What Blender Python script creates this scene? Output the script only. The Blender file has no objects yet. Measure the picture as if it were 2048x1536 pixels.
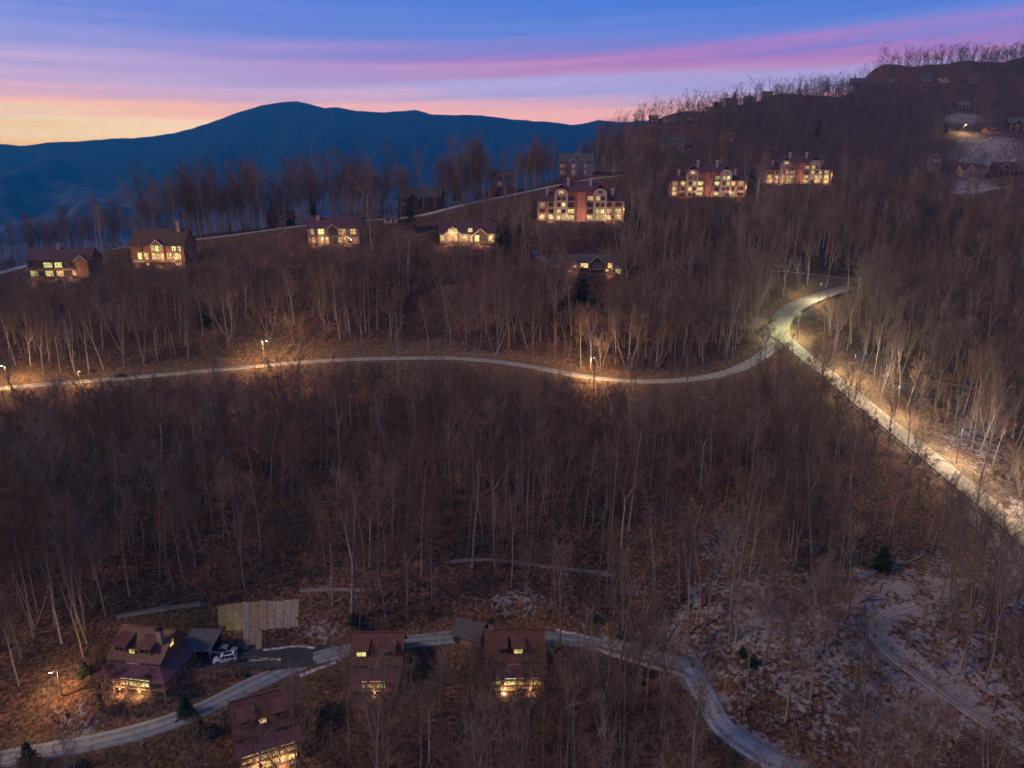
import bpy, math, random
import numpy as np
from mathutils import Vector, Matrix
random.seed(7); np.random.seed(7)
R = math.radians
SC = bpy.context.scene
COL = SC.collection

# ------------------------------------------------------------------ camera
CAMZ = 110.0
PITCH = R(15.5)
FPX = 1400.0                      # focal length in photo pixels (2048 wide)
cd = bpy.data.cameras.new('camera'); cam = bpy.data.objects.new('camera', cd); COL.objects.link(cam)
cd.sensor_width = 36.0; cd.lens = 36.0*FPX/2048.0
cd.clip_start = 1.0; cd.clip_end = 40000.0
cam.location = (0, 0, CAMZ); cam.rotation_euler = (R(90)-PITCH, 0, 0)
SC.camera = cam

# ------------------------------------------------------------------ dusk sky
SC.view_settings.view_transform = 'Standard'; SC.view_settings.look = 'None'
SC.view_settings.exposure = 0.0; SC.view_settings.gamma = 1.0
SC.view_settings.use_curve_mapping = False
W = bpy.data.worlds.new('World'); SC.world = W; W.use_nodes = True
nt = W.node_tree; nt.nodes.clear()
def N(nt, t, **k):
    n = nt.nodes.new(t)
    for a, b in k.items():
        if a in n.inputs: n.inputs[a].default_value = b
        else: setattr(n, a, b)
    return n
def L(nt, a, b): nt.links.new(a, b)
def M_(nt, op, a, b=None, c=None):
    n = nt.nodes.new('ShaderNodeMath'); n.operation = op
    for i, x in enumerate((a, b, c)):
        if x is None: continue
        if isinstance(x, (int, float)): n.inputs[i].default_value = x
        else: nt.links.new(x, n.inputs[i])
    return n.outputs[0]
def lin(c):
    return tuple(((x/255)/12.92 if x/255 <= .04045 else ((x/255+.055)/1.055)**2.4) for x in c)
def ramp(nt, fac, stops, interp='LINEAR'):
    n = nt.nodes.new('ShaderNodeValToRGB'); cr = n.color_ramp; cr.interpolation = interp
    while len(cr.elements) < len(stops): cr.elements.new(0.5)
    for e, (p, c) in zip(cr.elements, stops):
        e.position = p; e.color = (*c[:3], 1)
    nt.links.new(fac, n.inputs[0]); return n.outputs[0]
tc = N(nt, 'ShaderNodeTexCoord'); sx = N(nt, 'ShaderNodeSeparateXYZ'); L(nt, tc.outputs['Generated'], sx.inputs[0])
el = M_(nt, 'MULTIPLY', M_(nt, 'ARCSINE', sx.outputs[2]), 57.2958)
az = M_(nt, 'MULTIPLY', M_(nt, 'ARCTAN2', sx.outputs[0], sx.outputs[1]), 57.2958)
# long thin cloud streaks: slightly tilted, stretched along the horizon
elt = M_(nt, 'ADD', el, M_(nt, 'MULTIPLY', sx.outputs[0], -2.2))
cv = N(nt, 'ShaderNodeCombineXYZ'); L(nt, sx.outputs[0], cv.inputs[0]); L(nt, sx.outputs[1], cv.inputs[1])
L(nt, M_(nt, 'MULTIPLY', elt, .85), cv.inputs[2])
n1 = N(nt, 'ShaderNodeTexNoise', Scale=1.35, Detail=7.0, Roughness=0.55); L(nt, cv.outputs[0], n1.inputs['Vector'])
cv2 = N(nt, 'ShaderNodeCombineXYZ'); L(nt, sx.outputs[0], cv2.inputs[0]); L(nt, sx.outputs[1], cv2.inputs[1])
L(nt, M_(nt, 'MULTIPLY', elt, 0.28), cv2.inputs[2])
n2 = N(nt, 'ShaderNodeTexNoise', Scale=2.1, Detail=4.0, Roughness=0.5); L(nt, cv2.outputs[0], n2.inputs['Vector'])
wob = M_(nt, 'ADD', M_(nt, 'MULTIPLY', M_(nt, 'SUBTRACT', n1.outputs[0], .5), 3.1), M_(nt, 'MULTIPLY', M_(nt, 'SUBTRACT', n2.outputs[0], .5), 2.4))
e2 = M_(nt, 'DIVIDE', M_(nt, 'ADD', el, wob), 90.0)
HAZE_D = 1.6e-4; GAIN = 2.6
def S(lst):
    out = []
    for e, c_ in lst:
        if e < 30:                       # the air in front dims the low sky: the sky behind it is that much brighter
            ln = min(7900.0, 850/max(.02, math.sin(math.radians(e)))); t_ = math.exp(-HAZE_D*ln)
            ins = [k*(1-t_)/.6 for k in (.005, .05, .15)]
            out.append((e/90, tuple(max(.01, (x-q)/t_)/GAIN for x, q in zip(lin(c_), ins))))
        else: out.append((e/90, tuple(x/GAIN for x in lin(c_))))
    return out
left = ramp(nt, e2, S([(0, (240,190,150)), (2.9, (255,196,128)), (3.5, (255,206,148)), (4.2, (255,222,184)), (4.9, (255,192,168)), (5.5, (246,182,176)), (6.1, (212,164,190)), (7.0, (188,160,202)),
                       (8.2, (165,150,206)), (9.6, (128,140,212)), (11.2, (92,120,208)), (14, (68,112,204)), (35, (60,74,116)), (90, (58,58,68))]))
right = ramp(nt, e2, S([(0, (236,180,186)), (3.8, (240,178,178)), (5.7, (230,170,178)), (6.3, (200,162,192)), (7.2, (160,160,214)), (7.9, (166,152,206)), (8.6, (180,130,186)), (9.2, (162,120,190)),
                        (9.9, (134,124,200)), (11, (100,128,210)), (12.7, (68,118,210)), (16, (64,110,204)), (35, (60,74,116)), (90, (58,58,68))]))
# sunset azimuth lies to the left of the view
dz = N(nt, 'ShaderNodeMapRange', interpolation_type='SMOOTHSTEP'); dz.inputs[1].default_value = 12; dz.inputs[2].default_value = 58
L(nt, M_(nt, 'ABSOLUTE', M_(nt, 'SUBTRACT', az, -50.0)), dz.inputs[0])
mx = N(nt, 'ShaderNodeMix', data_type='RGBA'); L(nt, dz.outputs[0], mx.inputs[0]); L(nt, left, mx.inputs[6]); L(nt, right, mx.inputs[7])
bg = N(nt, 'ShaderNodeBackground'); bg.inputs[1].default_value = GAIN; L(nt, mx.outputs[2], bg.inputs[0])
sky = N(nt, 'ShaderNodeTexSky', sky_type='NISHITA'); sky.sun_disc = False
sky.sun_elevation = R(0.5); sky.sun_rotation = R(-50); sky.altitude = 1200
bg2 = N(nt, 'ShaderNodeBackground'); bg2.inputs[1].default_value = 0.05; L(nt, sky.outputs[0], bg2.inputs[0])
ad = N(nt, 'ShaderNodeAddShader'); L(nt, bg.outputs[0], ad.inputs[0]); L(nt, bg2.outputs[0], ad.inputs[1])
wo = N(nt, 'ShaderNodeOutputWorld'); L(nt, ad.outputs[0], wo.inputs[0])
# soft afterglow
sl = bpy.data.lights.new('afterglow', 'SUN'); sl.energy = 1.75; sl.angle = R(14); sl.color = (1.0, .72, .50)
so = bpy.data.objects.new('afterglow', sl); COL.objects.link(so)
so.rotation_euler = Vector((0.75, 0.25, -0.60)).to_track_quat('-Z', 'Y').to_euler()
SC.cycles.use_denoising = True; SC.cycles.denoiser = 'OPENIMAGEDENOISE'; SC.cycles.denoising_input_passes = 'RGB_ALBEDO_NORMAL'; SC.cycles.denoising_prefilter = 'ACCURATE'
SC.cycles.volume_bounces = 0
SC.cycles.max_bounces = 4; SC.cycles.diffuse_bounces = 2; SC.cycles.glossy_bounces = 2; SC.cycles.transparent_max_bounces = 4
SC.cycles.sample_clamp_indirect = 3.0; SC.cycles.caustics_reflective = False; SC.cycles.caustics_refractive = False

# ------------------------------------------------------------------ projection maths
cp, sp = math.cos(PITCH), math.sin(PITCH)
def P(u, v, d):
    """point seen at photo pixel (u,v), d metres away along the view axis"""
    x = (u-1024)/FPX; y = (768-v)/FPX
    return np.array([d*x, d*(cp+y*sp), CAMZ + d*(-sp+y*cp)])
def proj(x, y, z):
    z = z-CAMZ
    d = y*cp - z*sp; yy = y*sp + z*cp
    return 1024+FPX*x/d, 768-FPX*yy/d, d

# ------------------------------------------------------------------ terrain
ctl = []
def c(u, v, d): ctl.append(P(u, v, d))
for u in (-300, 100, 560, 1024, 1500): c(u, 1536, 125)
for u in (-300, 60): c(u, 1330, 146)
for u, v, d in [(275,1345,143),(400,1330,145),(560,1340,146),(650,1305,150),(520,1230,157),(830,1280,153),(760,1380,143),(1000,1262,155),(1030,1370,144),
                (540,1500,129),(420,1410,138),(0,1520,128),
                (-300,1200,162),(150,1200,162),(400,1195,162),(700,1180,164),(1000,1150,166),(1400,1180,163),
                (-300,1000,195),(400,1000,195),(1000,1000,195),(1400,1000,197),(1650,1000,195),(1500,880,225),(1750,1150,167),
                (1180,1290,152),(1290,1385,150),(1240,1330,155),(1400,1348,143),(1430,1430,133),(1560,1535,123),(1360,1240,158),
                (1600,1300,146),(1700,1210,155),(1760,1180,158),(1850,1370,140),(2048,1500,127),(2250,1536,125),(2048,1250,150),(2300,1250,152),
                (-300,787,251),(0,776,254),(300,752,259),(560,728,267),(760,716,272),(900,714,273),(1120,744,263),(1350,763,259),(1480,738,268),
                (1556,682,287),(1552,650,301),(1600,602,326),(1640,590,340),(1700,560,362),(1640,553,352),(1560,541,352),
                (1610,715,276),(1750,827,238),(1900,950,206),(2048,1075,181),(2200,1200,160),
                (-300,640,288),(400,625,290),(900,625,292),(1300,630,300),
                (-200,560,312),(100,565,310),(320,538,318),(670,492,325),(940,492,326),(1180,550,318),(1160,450,350),
                (-200,575,330),(0,545,335),(280,490,338),(410,478,342),(560,455,350),(700,442,358),(800,437,363),(880,422,372),(1020,391,395),(1130,368,415),(1240,350,432),
                (1415,398,408),(1595,372,468),(1400,500,352),(1600,540,350),(1600,450,402),(1750,450,410),(1300,430,388),
                (1150,348,447),(1350,295,530),(1240,266,600),(1300,250,665),(1440,216,715),(1550,189,765),(1750,135,870),(1900,126,930),(2048,117,965),(2300,100,985),
                (1550,262,610),(1700,300,560),(1700,220,700),(1925,215,770),(1920,268,650),(1950,350,530),(2040,355,520),(1920,390,490),(1900,500,400),
                (2100,500,390),(2300,500,380),(1950,700,296),(2200,700,288),(1950,850,242),(2200,1000,202),(2250,300,620),(2250,200,800),(1850,280,630)]: c(u, v, d)
def w(x, y, z): ctl.append(np.array([x, y, CAMZ+z]))
for x, y, z in [(-500,430,-60),(-300,440,-52),(-150,460,-45),(-60,490,-35),(0,520,-30),(40,570,-15),(-450,560,-110),(-200,600,-110),(0,650,-70),(60,760,-40),(-400,800,-200),
                (0,850,-150),(-600,1100,-260),(0,1100,-230),(300,1150,-80),(200,950,20),(400,980,70),(600,1150,90),(900,1200,150),(900,700,120),(700,400,20),(600,200,-60),
                (-500,250,-80),(-500,100,-110),(300,60,-95),(0,60,-101),(-200,40,-104),(0,-60,-104),(-400,-150,-95),(400,-150,-80),(0,-400,-70),(1300,1500,60),(600,1500,-60),
                (-1000,500,-200),(-1200,1200,-270),(-700,-600,-60),(700,-600,-40),(1300,0,60),(-1300,0,-100),(0,1500,-265),(-700,1500,-270),(250,860,70)]: w(x, y, z)
ctl = np.array(ctl)
CC = 14.0
def phi(r2): return np.sqrt(r2+CC*CC)
A_ = phi(((ctl[:, None, :2]-ctl[None, :, :2])**2).sum(-1))
n_ = len(ctl)
AA = np.zeros((n_+3, n_+3)); AA[:n_, :n_] = A_ - np.eye(n_)*1.2
AA[:n_, n_] = 1; AA[:n_, n_+1:] = ctl[:, :2]; AA[n_, :n_] = 1; AA[n_+1:, :n_] = ctl[:, :2].T
sol = np.linalg.solve(AA, np.concatenate([ctl[:, 2], [0, 0, 0]]))
def T0(x, y):
    x = np.asarray(x, float).ravel(); y = np.asarray(y, float).ravel(); out = np.empty(len(x))
    for i in range(0, len(x), 20000):
        xs, ys = x[i:i+20000], y[i:i+20000]
        out[i:i+20000] = phi((xs[:, None]-ctl[:, 0])**2+(ys[:, None]-ctl[:, 1])**2) @ sol[:n_] + sol[n_] + sol[n_+1]*xs + sol[n_+2]*ys
    return out
def ray(u, v, f, dmin=100, dmax=1100):
    ds = np.arange(dmin, dmax, 1.0)
    x = (u-1024)/FPX; y = (768-v)/FPX
    X, Y, Z = ds*x, ds*(cp+y*sp), CAMZ+ds*(-sp+y*cp)
    h = f(X, Y)-Z
    k = np.argmax(h > 0)
    if h[k] <= 0: k = int(np.argmax(h))
    if k > 0 and h[k] > 0:
        t = h[k-1]/(h[k-1]-h[k]); d = ds[k-1]+t
    else: d = ds[k]
    return P(u, v, d)
def g0(u, v): return ray(u, v, T0)

# value noise
def vnoise(x, y, seed=0):
    xi, yi = np.floor(x).astype(np.int64), np.floor(y).astype(np.int64); fx, fy = x-xi, y-yi
    fx = fx*fx*(3-2*fx); fy = fy*fy*(3-2*fy)
    def h(a, b):
        n = (a*374761393 + b*668265263 + seed*362437) & 0xffffffff
        n = ((n ^ (n >> 13))*1274126177) & 0xffffffff
        return ((n ^ (n >> 16)) & 0xffff)/65535.0
    return (h(xi, yi)*(1-fx)+h(xi+1, yi)*fx)*(1-fy)+(h(xi, yi+1)*(1-fx)+h(xi+1, yi+1)*fx)*fy
def fbm(x, y, o=4, seed=0):
    s = 0; a = .5
    for i in range(o): s = s+a*vnoise(x*2**i, y*2**i, seed+i*17); a *= .5
    return s

# ---- road centre lines traced on the ground
ROADS = {
 'valley_road': (5.2, [(-90,785),(0,776),(150,763),(300,752),(450,738),(560,728),(640,720),(760,716),(900,714),(1000,721),(1060,731),(1120,744),(1180,756),(1260,763),(1350,763),(1420,755),(1480,739),(1525,712),(1548,688),(1550,665),(1555,640),(1575,617),(1610,600),(1650,586),(1700,572)]),
 'hill_road': (8.2, [(1549,662),(1562,676),(1600,708),(1650,747),(1700,787),(1750,828),(1800,868),(1850,908),(1900,949),(1950,990),(2000,1032),(2048,1075),(2120,1140),(2200,1210)]),
 'ridge_road': (4.6, [(-90,566),(0,545),(60,531),(130,516),(200,502),(280,490),(345,483),(410,478),(480,468),(560,456),(620,449),(700,441),(780,438),(845,432),(880,421),(940,406),(1020,390),(1100,373),(1180,358),(1240,350)]),
 'cabin_road': (4.4, [(-90,1540),(0,1520),(100,1500),(200,1480),(300,1457),(400,1425),(450,1397),(500,1370),(560,1342),(620,1316),(690,1298),(760,1289),(830,1281),(900,1273),(960,1266),(1040,1263),(1100,1266),(1160,1281),(1205,1299)]),
 'snowy_lane': (4.5, [(1375,1340),(1395,1354),(1412,1378),(1422,1405),(1430,1435),(1450,1465),(1490,1492),(1540,1522),(1600,1556),(1660,1590)]),
 'driveway': (7.0, [(650,1309),(622,1308),(590,1305),(545,1303),(500,1305),(460,1310),(405,1316)]),
 'dirt_track': (2.2, [(1830,1205),(1790,1212),(1750,1226),(1733,1248),(1745,1275),(1768,1300),(1800,1330),(1850,1368),(1900,1402),(1960,1442),(2048,1498),(2120,1545)]),
 'side_path': (1.6, [(1535,539),(1570,543),(1600,546),(1660,553),(1720,557),(1790,560)]),
 'forest_trail': (1.2, [(900,1125),(960,1112),(1010,1113),(1060,1124),(1110,1136),(1160,1142),(1215,1150)]),
 'lane_bank': (1.2, [(600,1180),(660,1176),(730,1180)]),
 'lawn_path': (1.6, [(235,1235),(290,1222),(350,1212),(400,1204)]),
 'upper_drive': (5.0, [(1890,388),(1930,382),(1990,377),(2060,368),(2120,360)]),
 'lower_house_drive': (4.5, [(1072,492),(1080,512),(1095,530),(1120,545)]),
}
RD = {}
def resample(p, step):
    seg = np.linalg.norm(np.diff(p[:, :2], axis=0), axis=1); s = np.concatenate([[0], np.cumsum(seg)])
    t = np.linspace(0, s[-1], max(3, int(s[-1]/step)+1))
    return np.stack([np.interp(t, s, p[:, i]) for i in range(p.shape[1])], 1)
def smooth(p, k):
    q = p.copy()
    for _ in range(k): q[1:-1] = (q[:-2]+2*q[1:-1]+q[2:])/4
    return q
for nm, (wd, pts) in ROADS.items():
    p = np.array([g0(u, v) for u, v in pts]); p = resample(p, 2.0); p = smooth(p, 6)
    z = T0(p[:, 0], p[:, 1]); k = 9
    zp = np.pad(z, (k, k), 'edge'); p[:, 2] = np.convolve(zp, np.ones(2*k+1)/(2*k+1), 'valid')
    RD[nm] = (wd, p)
# the valley road and the hill road join: let the joint share one height
vp, hp = RD['valley_road'][1], RD['hill_road'][1]
i = np.argmin(np.linalg.norm(vp[:, :2]-hp[0, :2], axis=1)); dzj = vp[i, 2]-hp[0, 2]
for j in range(len(hp)): hp[j, 2] += dzj*max(0, 1-j/12)
dp, cp_ = RD['driveway'][1], RD['cabin_road'][1]
for j in range(len(dp)):
    q = np.argmin(np.linalg.norm(cp_[:, :2]-dp[j, :2], axis=1)); dp[j, 2] += (cp_[q, 2]-.05-dp[j, 2])*max(0, 1-j/9)
# creek bed
CREEK = np.array([g0(u, v) for u, v in [(1120,1400),(1180,1378),(1235,1350),(1290,1325),(1330,1270),(1352,1240),(1375,1205),(1400,1170),(1440,1130),(1470,1080),(1500,1030)]])
CREEK = smooth(resample(CREEK, 2.0), 3)
def nearest(x, y, p):
    """distance to polyline and interpolated height there"""
    out = np.full(len(x), 1e9); zz = np.zeros(len(x))
    lo, hi = p[:, :2].min(0)-14, p[:, :2].max(0)+14
    m = np.where((x > lo[0]) & (x < hi[0]) & (y > lo[1]) & (y < hi[1]))[0]
    a = p[:-1]; b = p[1:]; ab = b[:, :2]-a[:, :2]; l2 = (ab**2).sum(1)+1e-9
    for i in range(0, len(m), 8000):
        k = m[i:i+8000]; xx = x[k][:, None]; yy = y[k][:, None]
        t = np.clip(((xx-a[:, 0])*ab[:, 0]+(yy-a[:, 1])*ab[:, 1])/l2, 0, 1)
        dx = xx-(a[:, 0]+t*ab[:, 0]); dy = yy-(a[:, 1]+t*ab[:, 1]); d = dx*dx+dy*dy
        j = d.argmin(1); r = np.arange(len(k)); tt = t[r, j]
        out[k] = np.sqrt(d[r, j]); zz[k] = a[j, 2]*(1-tt)+b[j, 2]*tt
    return out, zz
PADS = []                                     # (x, y, radius, z) levelled building plots
def T(x, y):
    x = np.atleast_1d(np.asarray(x, float)).ravel(); y = np.atleast_1d(np.asarray(y, float)).ravel()
    z = T0(x, y)
    dist = np.hypot(x, y)
    nz = (fbm(x/9, y/9, 4, 3)-.47)*2.0 + (fbm(x/40, y/40, 3, 9)-.44)*np.clip((dist-150)/300, .3, 2)*5
    far = np.clip((dist-420)/300, 0, 1); nz = nz + far*(fbm(x/55, y/55, 4, 21)-.47)*8
    dr = np.full(len(x), 1e9); zb = z+nz*.8
    dc, zc = nearest(x, y, CREEK); zb = zb - 2.6*np.exp(-(dc/5.0)**2)
    for (px, py, rad, pz) in PADS:
        d = np.hypot(x-px, y-py); t = np.clip((d-rad)/(rad*.7), 0, 1); t = t*t*(3-2*t); zb = pz*(1-t)+zb*t
    sw = np.zeros(len(x)); sz = np.zeros(len(x)); tm = np.ones(len(x))
    for nm, (wd, p) in RD.items():
        d, zr = nearest(x, y, p); dn = np.maximum(d-wd/2-.4, 0)
        t = np.clip(dn/max(2.5, wd*.9), 0, 1); t = t*t*(3-2*t); w_ = np.where(t < 1, 1/(dn+.15)**4, 0)
        sw += w_; sz += w_*(zr-.10); tm = np.minimum(tm, t)
    zb = np.where(sw > 0, (sz/np.maximum(sw, 1e-9))*(1-tm)+zb*tm, zb)
    return zb
def gp(u, v): return ray(u, v, T)
def gz(x, y): return float(T(x, y)[0])

# ------------------------------------------------------------------ materials
def mat(name, col, col2=None, scale=1.0, rough=.85, detail=5, bump=0, spec=.2, metal=0, rand=0, coord='Object', emis=None, lo=.35, hi=.65):
    m = bpy.data.materials.new(name); m.use_nodes = True; nt = m.node_tree; b = nt.nodes['Principled BSDF']
    b.inputs['Roughness'].default_value = rough; b.inputs['Metallic'].default_value = metal
    b.inputs['Specular IOR Level'].default_value = spec
    t = N(nt, 'ShaderNodeTexCoord')
    n = N(nt, 'ShaderNodeTexNoise', Scale=scale, Detail=detail, Roughness=.6); L(nt, t.outputs[coord], n.inputs['Vector'])
    col2 = col2 or tuple(x*.7 for x in col)
    c_ = ramp(nt, n.outputs[0], [(lo, col2), (hi, col)])
    if rand:
        oi = N(nt, 'ShaderNodeObjectInfo'); hs = N(nt, 'ShaderNodeHueSaturation')
        L(nt, M_(nt, 'MULTIPLY_ADD', oi.outputs['Random'], rand*2, 1-rand), hs.inputs['Value'])
        L(nt, M_(nt, 'MULTIPLY_ADD', M_(nt, 'FRACT', M_(nt, 'MULTIPLY', oi.outputs['Random'], 7.3)), .05, .475), hs.inputs['Hue'])
        L(nt, M_(nt, 'MULTIPLY_ADD', M_(nt, 'FRACT', M_(nt, 'MULTIPLY', oi.outputs['Random'], 3.7)), .7, .65), hs.inputs['Saturation'])
        L(nt, c_, hs.inputs['Color']); c_ = hs.outputs[0]
    L(nt, c_, b.inputs['Base Color'])
    if bump:
        bm = N(nt, 'ShaderNodeBump'); bm.inputs['Strength'].default_value = bump; L(nt, n.outputs[0], bm.inputs['Height']); L(nt, bm.outputs[0], b.inputs['Normal'])
    return m
def glow(name, c1, c2, s, scale=1.2):
    m = bpy.data.materials.new(name); m.use_nodes = True; nt = m.node_tree; b = nt.nodes['Principled BSDF']
    t = N(nt, 'ShaderNodeTexCoord'); oi = N(nt, 'ShaderNodeObjectInfo')
    va = N(nt, 'ShaderNodeVectorMath', operation='ADD'); L(nt, t.outputs['Object'], va.inputs[0])
    L(nt, M_(nt, 'MULTIPLY', oi.outputs['Random'], 50), va.inputs[1])
    n = N(nt, 'ShaderNodeTexNoise', Scale=scale, Detail=2.0); L(nt, va.outputs[0], n.inputs['Vector'])
    c_ = ramp(nt, n.outputs[0], [(.36, tuple(x*.28 for x in c2)), (.47, c2), (.62, c1)])
    b.inputs['Base Color'].default_value = (.1, .08, .05, 1); b.inputs['Roughness'].default_value = .2
    L(nt, c_, b.inputs['Emission Color'])
    L(nt, M_(nt, 'MULTIPLY', M_(nt, 'MULTIPLY_ADD', n.outputs[0], 1.4, .3), M_(nt, 'MULTIPLY_ADD', oi.outputs['Random'], s*.9, s*.35)), b.inputs['Emission Strength'])
    return m
M = dict(
 bark=mat('grey bark', (.28,.245,.215), (.15,.13,.11), 1.5, rand=.4, bump=.4),
 bark_pale=mat('pale bark', (.36,.33,.30), (.2,.18,.16), 1.2, rand=.3),
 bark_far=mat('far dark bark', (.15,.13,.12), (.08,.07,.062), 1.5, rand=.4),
 twig=mat('bare twigs', (.23,.155,.115), (.125,.086,.064), .35, rand=.45),
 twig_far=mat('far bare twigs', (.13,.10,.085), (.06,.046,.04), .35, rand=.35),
 needle=mat('dark needles', (.035,.055,.03), (.012,.022,.014), .8, rand=.3),
 maroon=mat('maroon metal roof', (.20,.085,.065), (.13,.052,.042), 1.1, rough=.5, spec=.4),
 purple=mat('plum metal roof', (.22,.09,.12), (.14,.058,.08), 1.1, rough=.45, spec=.4),
 plumroof=mat('plum shingle roof', (.12,.065,.085), (.075,.04,.052), 2.5, rough=.75, bump=.3),
 brownroof=mat('brown shingle roof', (.13,.075,.06), (.08,.045,.038), 2.5, rough=.8, bump=.3),
 greyroof=mat('grey shingle roof', (.12,.115,.12), (.075,.072,.078), 2.5, rough=.8, bump=.3),
 logwall=mat('brown timber siding', (.26,.13,.075), (.16,.075,.045), 1.6, bump=.3),
 darkwall=mat('dark timber siding', (.09,.06,.048), (.05,.034,.03), 1.6, bump=.3),
 tanwall=mat('tan stucco', (.42,.29,.24), (.32,.21,.17), .5),
 redwall=mat('terracotta stucco', (.36,.155,.13), (.27,.11,.095), .4),
 greywall=mat('grey siding', (.20,.19,.19), (.13,.125,.13), 1.5),
 stone=mat('chimney stone', (.46,.34,.27), (.22,.16,.12), 3.2, detail=2, bump=.6),
 palestone=mat('pale chimney render', (.38,.34,.34), (.27,.24,.245), 1.5),
 timber=mat('weathered deck timber', (.36,.22,.14), (.22,.13,.085), 2.0, bump=.3),
 trim=mat('pale trim', (.62,.58,.54), (.5,.46,.42), 1.0),
 frame=mat('window frame', (.40,.27,.18), (.3,.19,.12), 2.0),
 iron=mat('dark painted iron', (.03,.03,.032), (.02,.02,.022), 2.0, rough=.5, spec=.5),
 glass=mat('dark window glass', (.015,.018,.025), (.01,.012,.016), 1.0, rough=.08, spec=.8),
 asphalt=mat('dark asphalt', (.055,.055,.062), (.035,.035,.04), .8, bump=.2),
 concrete=mat('bridge concrete', (.3,.28,.26), (.2,.185,.17), 1.0, bump=.2),
 straw=mat('straw matting', (.46,.38,.26), (.16,.12,.075), 5.0, detail=8, bump=.8, rand=.05, coord='Object', lo=.42, hi=.56),
 log=mat('fallen log bark', (.34,.29,.26), (.15,.12,.105), 2.0, bump=.5, rand=.3),
 white_paint=mat('white car paint', (.8,.82,.85), (.76,.78,.82), .5, rough=.25, spec=.6),
 silver_paint=mat('silver car paint', (.42,.44,.48), (.38,.4,.44), .5, rough=.3, spec=.6, metal=.3),
 black_paint=mat('black car paint', (.02,.022,.03), (.015,.017,.022), .5, rough=.25, spec=.6),
 rubber=mat('tyre rubber', (.02,.02,.02), (.015,.015,.015), 4),
 chrome=mat('wheel alloy', (.4,.4,.42), (.3,.3,.32), 3, rough=.35, metal=.8),
 yellow_timber=mat('yellow pine timber', (.48,.24,.045), (.34,.16,.03), 2.0),
 snow=mat('lying snow', (.72,.74,.80), (.5,.5,.55), .8, lo=.4, hi=.55),
 lit=glow('lit window glass', (1.0,.82,.28), (.98,.48,.20), 1.1, 1.8),
 lit_green=glow('lit window with greenish light', (.72,.95,.28), (1.0,.82,.3), 1.1, 1.8),
 lamp=glow('sodium lamp glass', (1.0,.72,.3), (1.0,.66,.25), 30),
 added_lamp=glow('added lamp glass', (1.0,.62,.3), (1.0,.6,.3), 1.3),  # glass of the lamps added for glow round the buildings
)

# ------------------------------------------------------------------ mesh kit
class MB:
    def __init__(s): s.v = []; s.f = []; s.m = []; s.mi = 0
    def quadf(s, *idx): s.f.append(idx); s.m.append(s.mi)
    def poly(s, pts):
        n = len(s.v); s.v += [tuple(p) for p in pts]; s.quadf(*range(n, n+len(pts)))
    def hexa(s, p):                    # 8 corners, bottom 4 ccw then top 4
        n = len(s.v); s.v += [tuple(q) for q in p]
        for q in ((3,2,1,0),(4,5,6,7),(0,1,5,4),(1,2,6,5),(2,3,7,6),(3,0,4,7)): s.quadf(*[n+i for i in q])
        return s
    def box(s, x0, x1, y0, y1, z0, z1):
        return s.hexa([(x0,y0,z0),(x1,y0,z0),(x1,y1,z0),(x0,y1,z0),(x0,y0,z1),(x1,y0,z1),(x1,y1,z1),(x0,y1,z1)])
    def extr(s, prof, a, b, axis='x'):
        """profile polygon extruded from a to b. axis x: profile is (y,z); axis y: profile is (x,z); axis z: (x,y)"""
        f = {'x': lambda p, t: (t, p[0], p[1]), 'y': lambda p, t: (p[0], t, p[1]), 'z': lambda p, t: (p[0], p[1], t)}[axis]
        n = len(s.v); k = len(prof)
        s.v += [f(p, a) for p in prof]+[f(p, b) for p in prof]
        s.quadf(*range(n, n+k)); s.quadf(*range(n+2*k-1, n+k-1, -1))
        for i in range(k): s.quadf(n+i, n+k+i, n+k+(i+1) % k, n+(i+1) % k)
        return s
    def tube(s, pts, rad, sides=6, cap=True):
        n0 = len(s.v); k = len(pts)
        for i, p in enumerate(pts):
            p = Vector(p); d = Vector(pts[min(i+1, k-1)])-Vector(pts[max(i-1, 0)])
            if d.length < 1e-6: d = Vector((0,0,1))
            d.normalize(); a = d.orthogonal().normalized(); b = d.cross(a)
            r = rad[i] if hasattr(rad, '__len__') else rad
            for j in range(sides):
                t = 2*math.pi*j/sides; s.v.append(tuple(p+(a*math.cos(t)+b*math.sin(t))*r))
        for i in range(k-1):
            for j in range(sides):
                a = n0+i*sides+j; b = n0+i*sides+(j+1) % sides; s.quadf(a, b, b+sides, a+sides)
        if cap: s.quadf(*range(n0+sides-1, n0-1, -1)); s.quadf(*range(n0+(k-1)*sides, n0+k*sides))
        return s
    def mesh(s, name, mats, smooth=False):
        me = bpy.data.meshes.new(name); me.from_pydata(s.v, [], s.f); me.update()
        for m in (mats if isinstance(mats, (list, tuple)) else [mats]): me.materials.append(m)
        if any(s.m): me.polygons.foreach_set('material_index', s.m)
        if smooth: me.polygons.foreach_set('use_smooth', [True]*len(me.polygons))
        return me
    def build(s, name, m, parent=None, smooth=False, loc=None):
        o = bpy.data.objects.new(name, s.mesh(name, m, smooth)); COL.objects.link(o)
        if parent: o.parent = parent
        if loc is not None: o.location = loc
        return o
def thing(name, label, cat, loc=(0,0,0), rz=0, group=None):
    o = bpy.data.objects.new(name, None); COL.objects.link(o); o.location = loc; o.rotation_euler = (0,0,rz)
    o.empty_display_size = .5; tag(o, label, cat, group); return o
def tag(o, label=None, cat=None, group=None, kind=None):
    if label and len(label.split()) > 16: print('LONG', len(label.split()), label)
    for k, v in (('label', label), ('category', cat), ('group', group), ('kind', kind)):
        if v: o[k] = v
    return o
def linko(name, me, parent=None, loc=(0,0,0), rz=0):
    o = bpy.data.objects.new(name, me); COL.objects.link(o); o.parent = parent; o.location = loc; o.rotation_euler = (0,0,rz); return o

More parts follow.
